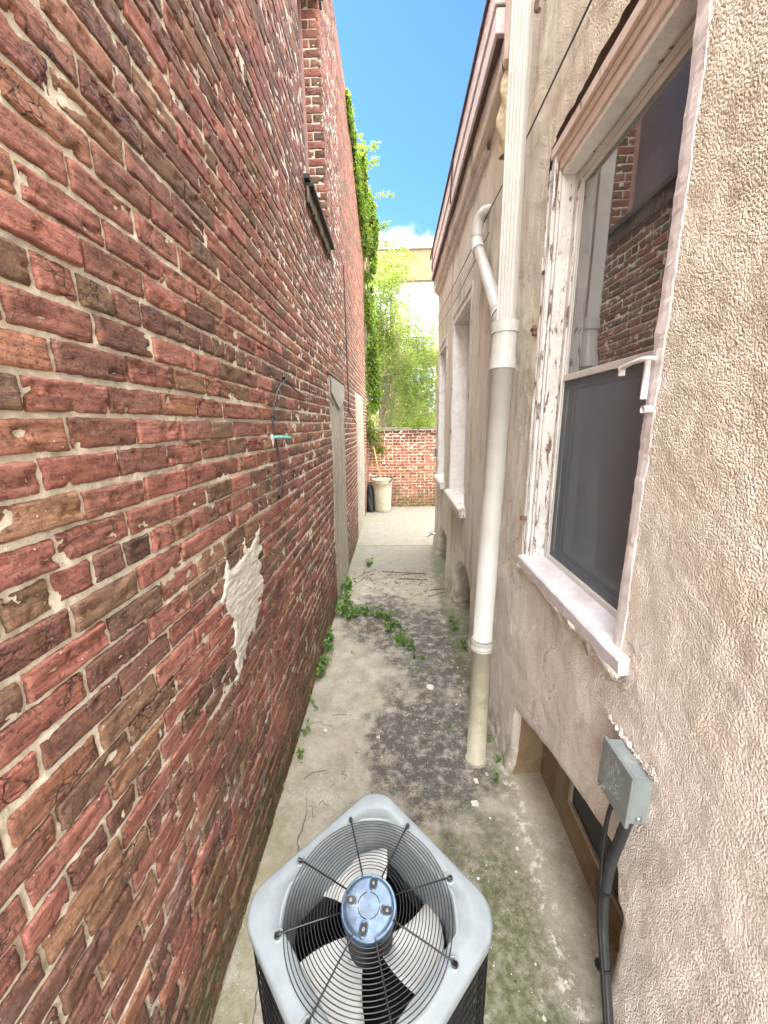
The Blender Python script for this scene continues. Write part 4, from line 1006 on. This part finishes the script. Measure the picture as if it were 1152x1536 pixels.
# ------------------------------------------------------------------ bin, stick, bag
t = thing('rubbish_bin', 'beige tapered plastic bin standing in the far left corner of the alley', 'bin')
bx, by = -.31, 9.93
b = MB().lathe([(.001, .004), (.205, .0), (.215, .01), (.222, .10), (.245, .60), (.252, .76), (.262, .765), (.265, .80), (.262, .84), (.268, .845), (.268, .865), (.255, .866), (.247, .83), (.235, .55), (.2, .03), (.001, .03)], (bx, by, 0), 48); b.build('body', MT['bin'], t, smooth=True)
b = MB(); b.tube([(bx+.268*math.cos(q_), by+.268*math.sin(q_), .862) for q_ in np.arange(48)/48*2*math.pi], .010, 8, closed=True); b.build('rim', MT['bin'], t, smooth=True)
b = MB(); b.tube(spline([(bx+.18, by-.20, .80), (bx+.24, by-.22, .86), (bx+.27, by-.18, .93), (bx+.20, by-.1, .93)]), .016, 8); b.build('handle', MT['black'], t, smooth=True)
MB().lathe([(.001, .77), (.235, .765), (.24, .72)], (bx, by, 0), 24).build('liner', MT['black'], t)
o = MB().tube(spline([(bx-.02, by-.06, .80), (bx-.10, by-.05, 1.15), (bx-.22, by+.0, 1.75)]), .017, 8).build('broom_handle', MT['stick'], smooth=True); tag(o, 'yellow wooden pole leaning out of the beige bin', 'stick')
b = MB(); V = []
for z_ in np.linspace(0, .80, 14):
    u = z_/.80; V.append([(-.64+(.10*(1-u**3)+.02)*math.cos(q_)*(1+.12*math.sin(5*q_+z_*9)), 9.92+(.16*(1-u**3)+.03)*math.sin(q_)*(1+.15*math.sin(4*q_+z_*13)), z_) for q_ in np.arange(20)/20*2*math.pi])
o = b.grid(np.array(V), wrap_v=True).build('rubbish_sack', MT['black'], smooth=True); tag(o, 'black sack squeezed between the beige bin and the brick wall', 'sack')

# ------------------------------------------------------------------ plants
def leaves(P, size, col_lo=0, col_hi=1, up=.3, droop=0, name='leaves', mat=None, parent=None, seed=1, aspect=.45, ctr=None):
    r_ = np.random.default_rng(seed); n = len(P)
    d = r_.normal(size=(n, 3)); d[:, 2] = d[:, 2]*.5-droop; d /= np.linalg.norm(d, axis=1)[:, None]
    nn = r_.normal(size=(n, 3))*.7+np.array((0, -.2, up)); nn -= d*(nn*d).sum(1)[:, None]; nn /= np.linalg.norm(nn, axis=1)[:, None]
    s_ = np.cross(d, nn); L = size*r_.uniform(.6, 1.25, n)[:, None]; Wd = L*aspect
    fold = nn*Wd*.3
    v = np.stack([P, P+d*L*.45+s_*Wd*.5+fold, P+d*L*.5, P+d*L*.45-s_*Wd*.5+fold, P+d*L-nn*L*.15], 1).reshape(-1, 3)
    i = np.arange(n)[:, None]*5
    q = np.concatenate([i+np.array([0, 1, 2]), i+np.array([0, 2, 3]), i+np.array([1, 4, 2]), i+np.array([3, 2, 4])])
    me = bpy.data.meshes.new(name); me.vertices.add(len(v)); me.vertices.foreach_set('co', v.ravel()); me.loops.add(q.size); me.loops.foreach_set('vertex_index', q.ravel().astype(np.int32))
    me.polygons.add(len(q)); me.polygons.foreach_set('loop_start', np.arange(0, q.size, 3, dtype=np.int32)); me.update(calc_edges=True)
    cr = np.ones((n, 4)); cr[:, 3] = r_.uniform(col_lo, col_hi, n); cr = np.repeat(cr, 5, 0)
    ca = me.color_attributes.new('tint', 'FLOAT_COLOR', 'POINT'); ca.data.foreach_set('color', cr.astype(np.float32).ravel()); me.materials.append(mat)
    o = bpy.data.objects.new(name, me); C.objects.link(o)
    if parent: o.parent = parent
    return o
# ivy over the far top end of the brick wall
IV = thing('ivy', 'bright green ivy tumbling over the far top edge of the brick wall', 'climbing plant')
r_ = np.random.default_rng(5); P = []
def ivy_half(y_):   # how far it bulges into the alley
    return np.interp(y_, [7.4, 8.5, 9.5, 10.4, 11.2], [.01, .05, .12, .22, .30])
n = 9000; y_ = 7.5+(r_.random(n)**.75)*3.6; bul = ivy_half(y_); 
P.append(np.stack([XL+r_.random(n)**1.3*bul*1.2, y_, BT-.05-r_.random(n)**1.4*np.interp(y_, [7.5, 8.5, 10, 11.2], [.15, .5, 1.0, 1.6])+.10*r_.random(n)+bul*.4], -1))
n = 15000; z_ = 2.3+r_.random(n)**.8*5.5; hw = .14+.26*(1+np.sin(z_*1.9+1))/2+.13*fbm(z_*2.1, z_*0, 3)
P.append(np.stack([XL-.05+r_.random(n)**1.2*(hw+.05), 10.62+r_.random(n)*.55, z_], -1))
n = 1800; y_ = 8.8+r_.random(n)*2.2; P.append(np.stack([XL-.1+r_.random(n)*.3, y_, BT+r_.random(n)**2*.28], -1))
P = np.concatenate(P); dens = vn(P[:, 1]*4+P[:, 0]*5, P[:, 2]*4, 3)+.35*vn(P[:, 1]*11, P[:, 2]*11, 5)
P = P[dens > -.10]
leaves(P, .085, .0, 1, droop=.7, mat=MT['ivy'], parent=IV, seed=3, aspect=.7)
b = MB()
for k_ in range(14):
    x0 = XL+rng.uniform(-.1, .15); y0 = rng.uniform(10.65, 11.0)
    b.tube(spline([(x0, y0, rng.uniform(1.5, 2.2)), (x0+rng.normal(0, .08), y0, 4.), (x0+rng.normal(0, .1), y0-.05, 6), (x0+rng.normal(0, .05), y0-.2, 7.5)], 6), .008, 5)
b.build('stems', MT['bark'], IV)
# free tendrils sticking into the sky
tp = []
for (p0, d0, L_) in (((-.5, 9.0, 7.7), (.7, 0, .5), .3), ((-.35, 10.9, 5.2), (1, 0, .6), .8), ((-.25, 11, 4.8), (1, -.1, .2), .9), ((-.4, 10.6, 6.9), (.8, -.1, .8), .45), ((-.3, 11.2, 6.5), (1, -.2, .35), 1.1), ((-.42, 10.3, 7.5), (.8, .2, .5), .55), ((-.36, 10.8, 6.7), (1, 0, .25), .8), ((-.3, 11, 6.2), (1, .1, .55), .9), ((-.4, 10.9, 7.1), (.9, 0, .9), .5), ((-.5, 9.6, 7.7), (.6, 0, .9), .35), ((-.2, 11, 5.9), (1, .1, .9), .9), ((-.3, 11, 6.9), (1, 0, .0), .75)):
    d0 = np.array(d0)/np.linalg.norm(d0); pts = [np.array(p0)+d0*L_*u+np.array((0, 0, -.35*L_*u*u)) for u in np.linspace(0, 1, 8)]
    MB().tube(pts, .005, 4).build('tendril', MT['bark'], IV)
    for q_ in pts[1:]:
        for _ in range(9): tp.append(q_+rng.normal(0, .03, 3))
leaves(np.array(tp), .07, .3, 1, mat=MT['ivy'], parent=IV, seed=8, aspect=.5)

# tree behind the back wall
def grow(b, base, dirs, r0, tips, depth=0):
    for d in dirs:
        d = np.array(d, float); L_ = np.linalg.norm(d); pts = [np.array(base)+d*u+np.array((0, 0, .08*L_*math.sin(u*3)))+(rng.normal(0, .03*L_, 3) if 0 < u < 1 else 0) for u in np.linspace(0, 1, 6)]
        b.tube(pts, np.linspace(r0, r0*.45, 6), 6)
        if depth < 3:
            for i in (2, 3, 4, 5):
                if rng.random() < .85:
                    nd = d*.5+rng.normal(0, .30*L_, 3); nd[2] += .12*L_; grow(b, pts[i], [nd], r0*.42, tips, depth+1)
        if depth >= 1: tips.extend(pts[2:])
def tree(name, label, base, dirs, r0, nleaf, size, spread, mat, lo, hi, seed, keep=None):
    t = thing(name, label, 'tree' if 'tree' in name else 'shrub'); b = MB(); tips = []
    grow(b, base, dirs, r0, tips); b.build('trunk', MT['bark'], t, smooth=True)
    T = np.array(tips); P = T[rng.integers(0, len(T), nleaf)]+rng.normal(0, spread, (nleaf, 3))
    if keep is not None: P = P[keep(P)]
    leaves(P, size, lo, hi, mat=mat, parent=t, seed=seed, droop=.2, name='crown'); return t
def tree2(name, label, base, boxes, nbr, nleaf, size, spread, mat, lo, hi, seed, cat='tree'):
    """boxes: (weight, x0,x1,y0,y1,z0,z1) volumes the crown's twigs end in"""
    t = thing(name, label, cat); b = MB(); r3 = np.random.default_rng(seed); ends = []
    W_ = np.array([q_[0] for q_ in boxes], float); W_ /= W_.sum()
    ex_ = np.array([q_[1:] for q_ in boxes]); base = np.array(base, float)
    lead = [base+np.array((r3.normal(0, .12), r3.normal(0, .12), h_)) for h_ in (0, .7, 1.5, 2.4, 3.4)]
    b.tube(spline(lead, 4), np.linspace(.045, .018, 17), 7)
    for k_ in range(nbr):
        q_ = ex_[r3.choice(len(ex_), p=W_)]; e_ = np.array([r3.uniform(q_[0], q_[1]), r3.uniform(q_[2], q_[3]), r3.uniform(q_[4], q_[5])])
        s0 = lead[int(r3.integers(1, 5))]; s0 = s0 if s0[2] < e_[2]-.2 else lead[1]
        m1 = s0+(e_-s0)*.4+r3.normal(0, .10, 3)+(0, 0, .12); m2 = s0+(e_-s0)*.75+r3.normal(0, .10, 3)+(0, 0, .12)
        P_ = spline([s0, m1, m2, e_], 4); b.tube(P_, np.linspace(.014, .003, len(P_)), 5)
        for u_ in (6, 8, 10, 12): ends.append(P_[u_])
        for _ in range(3):
            tw = P_[r3.integers(6, 12)]; te = tw+r3.normal(0, .22, 3)+(0, 0, .05); b.tube([tw, (tw+te)/2+(0, 0, .03), te], [.004, .003, .0015], 4); ends += [(tw+te)/2, te]
    T = np.array(ends); P = T[r3.integers(0, len(T), nleaf)]+r3.normal(0, spread, (nleaf, 3))*np.array((1, 1, .8)); P = P[P[:, 1] > 10.72]
    b.build('trunk', MT['bark'], t, smooth=True); leaves(P, size, lo, hi, mat=mat, parent=t, seed=seed, droop=.25, name='crown'); return t
tree2('slender_tree', 'slender yellow-green tree with thin slanting branches behind the low back wall', (-.45, 11.3, .2),
      [(3, -.5, 1.2, 11.1, 12.4, 2.3, 4.2), (3, -.6, .8, 11.1, 12.4, 3.6, 5.6), (1, -.3, .6, 11.2, 12, 5.6, 6.9), (.4, .2, 1.0, 11.2, 11.8, 6.0, 7.3)], 46, 7000, .075, .085, MT['leaf'], .3, 1, 11)
tree2('bushy_tree', 'denser green tree rising beside the ivy above the low back wall', (-.3, 12.6, .2),
      [(4, -.9, .1, 12.0, 13.4, 4.8, 6.9), (2, -.7, .4, 12.0, 13.2, 4.2, 6.0), (.7, -.5, .4, 12.2, 13, 6.6, 7.8)], 50, 11000, .085, .12, MT['ivy'], .25, 1, 12)
tree2('pale_tree', 'pale airy tree filling the gap by the stucco house beyond the back wall', (1.0, 14.2, .2),
      [(4, -1., 2.2, 13.6, 15.2, 2.2, 5.0), (2, -.8, 1.6, 13.6, 15, 4.5, 6.2)], 90, 24000, .085, .15, MT['leaf'], .5, 1, 13)
t = thing('wall_shrub', 'leafy green sprig growing on top of the low back wall by the stucco house', 'shrub')
P = np.array([(.72, 10.5, 2.20)])+rng.normal(0, 1, (700, 3))*np.array((.30, .10, .11)); P = P[P[:, 2] > 2.17]; leaves(P, .09, .2, .9, mat=MT['ivy'], parent=t, seed=21)
b = MB()
for k_ in range(7): x0 = .45+k_*.09; b.tube([(x0, 10.5, 2.17), (x0+.03, 10.48, 2.32), (x0-.02+rng.normal(0, .05), 10.45, 2.46)], .006, 5)
b.build('stems', MT['bark'], t)
t = thing('corner_sprig', 'green sprig hanging down the low back wall above the beige bin', 'shrub')
P = np.concatenate([np.array([(-.50, 10.28, 1.98)])+rng.normal(0, 1, (160, 3))*np.array((.10, .06, .13)), np.array([(-.36, 10.25, 1.66)])+rng.normal(0, 1, (110, 3))*np.array((.10, .05, .07)), np.array([(-.62, 10.3, 2.25)])+rng.normal(0, 1, (260, 3))*np.array((.10, .08, .22))])
leaves(P, .09, .3, 1, mat=MT['ivy'], parent=t, seed=22, droop=.5)
b = MB(); b.tube(spline([(-.66, 10.33, 2.4), (-.55, 10.3, 2.1), (-.42, 10.27, 1.8), (-.34, 10.25, 1.6)]), .007, 5); b.tube(spline([(-.66, 10.33, 1.2), (-.64, 10.3, 1.8), (-.60, 10.3, 2.3)]), .008, 5); b.build('stems', MT['bark'], t)
# weeds at the foot of the brick wall and across the slab
def weed(label, spots, size, seed, n=40, group=None):
    t = thing('weed', label, 'weed', group); r2 = np.random.default_rng(seed); P = []; b = MB()
    for (x, y_, s_, h_) in spots:
        for _ in range(max(2, int(n*s_/.1*.12))):
            tip = np.array((x+r2.normal(0, s_*.6), y_+r2.normal(0, s_*.8), h_*r2.uniform(.4, 1))); b0 = np.array((x+r2.normal(0, s_*.2), y_+r2.normal(0, s_*.3), 0)); b.tube([b0, (b0+tip)/2+(0, 0, .02), tip], .0018, 4)
            for u in np.linspace(.25, 1, 5):
                for _ in range(2): P.append(b0+(tip-b0)*u+r2.normal(0, .010, 3))
    P = np.array(P); P[:, 2] = np.abs(P[:, 2])+.008; P[:, 0] = np.maximum(P[:, 0], XL+.02)
    leaves(P, size, 0, 1, mat=MT['weed'], parent=t, seed=seed, aspect=.6, up=1.2); tag(b.build('stems', MT['weed'], t), kind='stuff'); return t
weed('tallest clump of weeds where the brick wall meets the slab, below the grey cement panel', [(-.66, 4.7, .07, .30), (-.64, 4.4, .07, .22), (-.62, 4.25, .08, .18), (-.58, 4.15, .08, .14), (-.66, 4.95, .05, .22), (-.5, 4.25, .07, .08)], .060, 31, 70)
weed('trailing strand of weeds reaching from the wall across the slab', [(-.38, 4.25, .08, .10), (-.22, 4.2, .08, .10), (-.12, 4.1, .06, .07), (-.06, 3.85, .08, .10), (.02, 3.7, .07, .08), (.08, 3.55, .07, .08), (.15, 3.48, .05, .06), (.0, 3.95, .06, .05)], .05, 32, 60)
weed('lone small weed beside the dry twigs on the far slab', [(-.44, 5.85, .07, .12)], .05, 33, 60)
weed('low weeds at the wall foot nearer than the tallest clump', [(-.70, 3.65, .05, .16), (-.69, 3.45, .05, .14), (-.70, 3.2, .05, .12), (-.70, 3.05, .05, .10)], .055, 34, 55)
weed('sparse grass sprouting at the wall foot left of the dark stain', [(-.70, 2.65, .05, .08), (-.71, 2.4, .03, .07), (-.69, 2.15, .03, .05)], .03, 35, 40)
weed('weeds at the foot of the stucco wall beside the second well', [(.69, 3.85, .05, .12), (.66, 4.05, .05, .08), (.71, 3.5, .04, .08)], .045, 36, 45)
weed('thin grass behind the foot of the white downpipe', [(.66, 2.35, .04, .05), (.70, 2.15, .03, .05), (.66, 2.0, .04, .04)], .022, 37, 45)
weed('tiny mossy tuft on the slab left of the downpipe', [(.40, 2.42, .035, .015)], .014, 38, 50)
weed('two tiny sprouts in front of the trailing weed strand', [(.19, 3.33, .012, .03), (.27, 3.30, .012, .03)], .025, 39, 60)
# litter: twigs, dry leaves, chips
P = []; r2 = np.random.default_rng(77)
n = 260; P.append(np.stack([r2.uniform(-.5, .62, n), 5.35+r2.normal(0, .16, n)-.25*r2.uniform(-.5, .6, n), r2.uniform(.004, .02, n)], -1))
n = 120; P.append(np.stack([-.35+r2.normal(0, .16, n), 3.95+r2.normal(0, .2, n), r2.uniform(.004, .014, n)], -1))
n = 70; P.append(np.stack([r2.uniform(-.68, .7, n), r2.uniform(.8, 6, n), r2.uniform(.003, .008, n)], -1))
o = leaves(np.concatenate(P), .032, 0, 1, mat=MT['dry'], seed=5, up=3, name='leaf_litter'); tag(o, 'dry brown leaves scattered across the concrete slab', 'litter', kind='stuff')
b = MB()
def twig(x, y_, ang, L_, r0=.0025):
    d = np.array((math.cos(ang), math.sin(ang), 0)); p0 = np.array((x, y_, .006)); b.tube(spline([p0, p0+d*L_*.35+(rng.normal(0, .01), rng.normal(0, .012), .006), p0+d*L_*.7+(rng.normal(0, .015), rng.normal(0, .012), .004), p0+d*L_], 3), [r0]*3*3+[r0*.5], 4)
twig(-.62, 2.0, .45, .16); twig(-.52, 2.55, .1, .12); twig(-.5, 2.45, 3.0, .18, .002); twig(-.2, 5.6, -.15, .5, .006); twig(.05, 5.3, -.1, .45, .008); twig(.1, 5.45, .15, .4, .006); twig(-.55, 5.4, .9, .3, .004); twig(-.6, 5.1, 1.1, .35, .004)
twig(-.5, 1.75, 2.2, .09, .002); twig(.48, 1.35, 1.2, .10, .004); twig(.5, 4.9, .2, .35, .008); twig(.45, 4.7, .5, .3, .005); twig(-.35, 2.0, 1.6, .07, .002)
for _ in range(60): twig(r2.uniform(-.6, .7), r2.uniform(4.6, 5.7), r2.uniform(0, 3.1), r2.uniform(.03, .12), .0022)
for _ in range(30): twig(r2.uniform(-.65, .7), r2.uniform(.9, 4.4), r2.uniform(0, 3.1), r2.uniform(.02, .07), .0016)
o = b.build('twigs', MT['bark']); tag(o, 'thin fallen twigs scattered over the slab', 'twigs', kind='stuff')
b = MB()
def chip(x, y_, s_):
    V = r2.normal(size=(8, 3)); V = np.array([(sx_, sy_, sz_) for sx_ in (-1, 1) for sy_ in (-1, 1) for sz_ in (0, 1)])*np.array((s_*r2.uniform(.5, 1.3), s_*r2.uniform(.4, .9), s_*.5))+r2.normal(0, s_*.2, (8, 3))
    q_ = r2.uniform(0, 3.1); c1, s1 = math.cos(q_), math.sin(q_); V = np.stack([x+V[:, 0]*c1-V[:, 1]*s1, y_+V[:, 0]*s1+V[:, 1]*c1, np.maximum(V[:, 2], 0)+.001], -1)
    b.add(V, [(0, 1, 3, 2), (4, 6, 7, 5), (0, 4, 5, 1), (2, 3, 7, 6), (0, 2, 6, 4), (1, 5, 7, 3)])
for x, y_, s_ in ((-.55, 2.4, .014), (-.14, 2.35, .016), (.52, 2.0, .014), (.48, 1.85, .018), (.60, 2.05, .012), (.66, 1.6, .01), (.0, 3.62, .014), (-.62, .95, .012)): chip(x, y_, s_)
for _ in range(90): chip(r2.normal(.25, .35), r2.uniform(.8, 5.5), r2.uniform(.002, .006))
for _ in range(50): chip(r2.uniform(.5, .72), r2.uniform(.5, 6.5), r2.uniform(.003, .009))
o = b.build('cement_chips', MT['pebble']); tag(o, 'pale chips of cement and grit lying on the slab', 'grit', kind='stuff')
t = thing('drain_cap', 'round pale cap lying flat on the dark stained slab', 'cap')
MB().lathe([(.034, .003), (.034, .008), (.031, .0105), (.012, .0095), (.010, .012), (.001, .0125)], (.305, 2.90, 0), 28).build('disc', MT['pebble'], t, smooth=True)

# ------------------------------------------------------------------ building beyond
FB = thing('cream_building', 'cream and white building in sunshine beyond the trees', 'building')
yb_ = 22.
ztop = 2.3+224/560*yb_; zpar = 2.3+189/560*yb_
MB().box(-8, 9, yb_, yb_+8, zpar, ztop).build('parapet', MT['cream'], FB)
MB().box(-8.05, 9.05, yb_-.12, yb_+8.1, ztop+.002, ztop+.14).build('coping', MT['offwhite'], FB)
MB().box(-8.0, 9.0, yb_-.10, yb_-.002, zpar-.10, zpar+.04).build('ledge', MT['cream'], FB)
MB().box(-8, 9, yb_+.05, yb_+8, 6.2, zpar-.002).build('wall', MT['offwhite'], FB)
MB().box(-8, 9, yb_+.0, yb_+8, 0, 6.198).build('wall', MT['cream'], FB)
for xw in (-4.3, -1.4, 1.1, 4.0):
    for (z0_, z1_) in ((7.0, 9.0), (3.0, 5.2)):
        wv = MB().box(xw, xw+1.15, yb_-.02 if z0_ < 6 else yb_+.03, yb_+.06, z0_, z1_).build('window', MT['glass'] if False else m_simple('pane%d%d' % (int(xw*10), int(z0_)), (.25, .36, .45), .15, bump=0), FB)
        fb = MB(); yy_ = yb_-.06
        for q_ in ((xw-.12, xw-.002, z0_-.1, z1_+.1), (xw+1.152, xw+1.27, z0_-.1, z1_+.1), (xw, xw+1.15, z1_+.002, z1_+.1), (xw, xw+1.15, z0_-.1, z0_-.002), (xw, xw+1.15, (z0_+z1_)/2-.05, (z0_+z1_)/2+.05), (xw+.55, xw+.6, z0_+.002, (z0_+z1_)/2-.052)):
            fb.box(q_[0], q_[1], yy_, yb_+.04, q_[2], q_[3])
        fb.build('frame', MT['white'], wv)
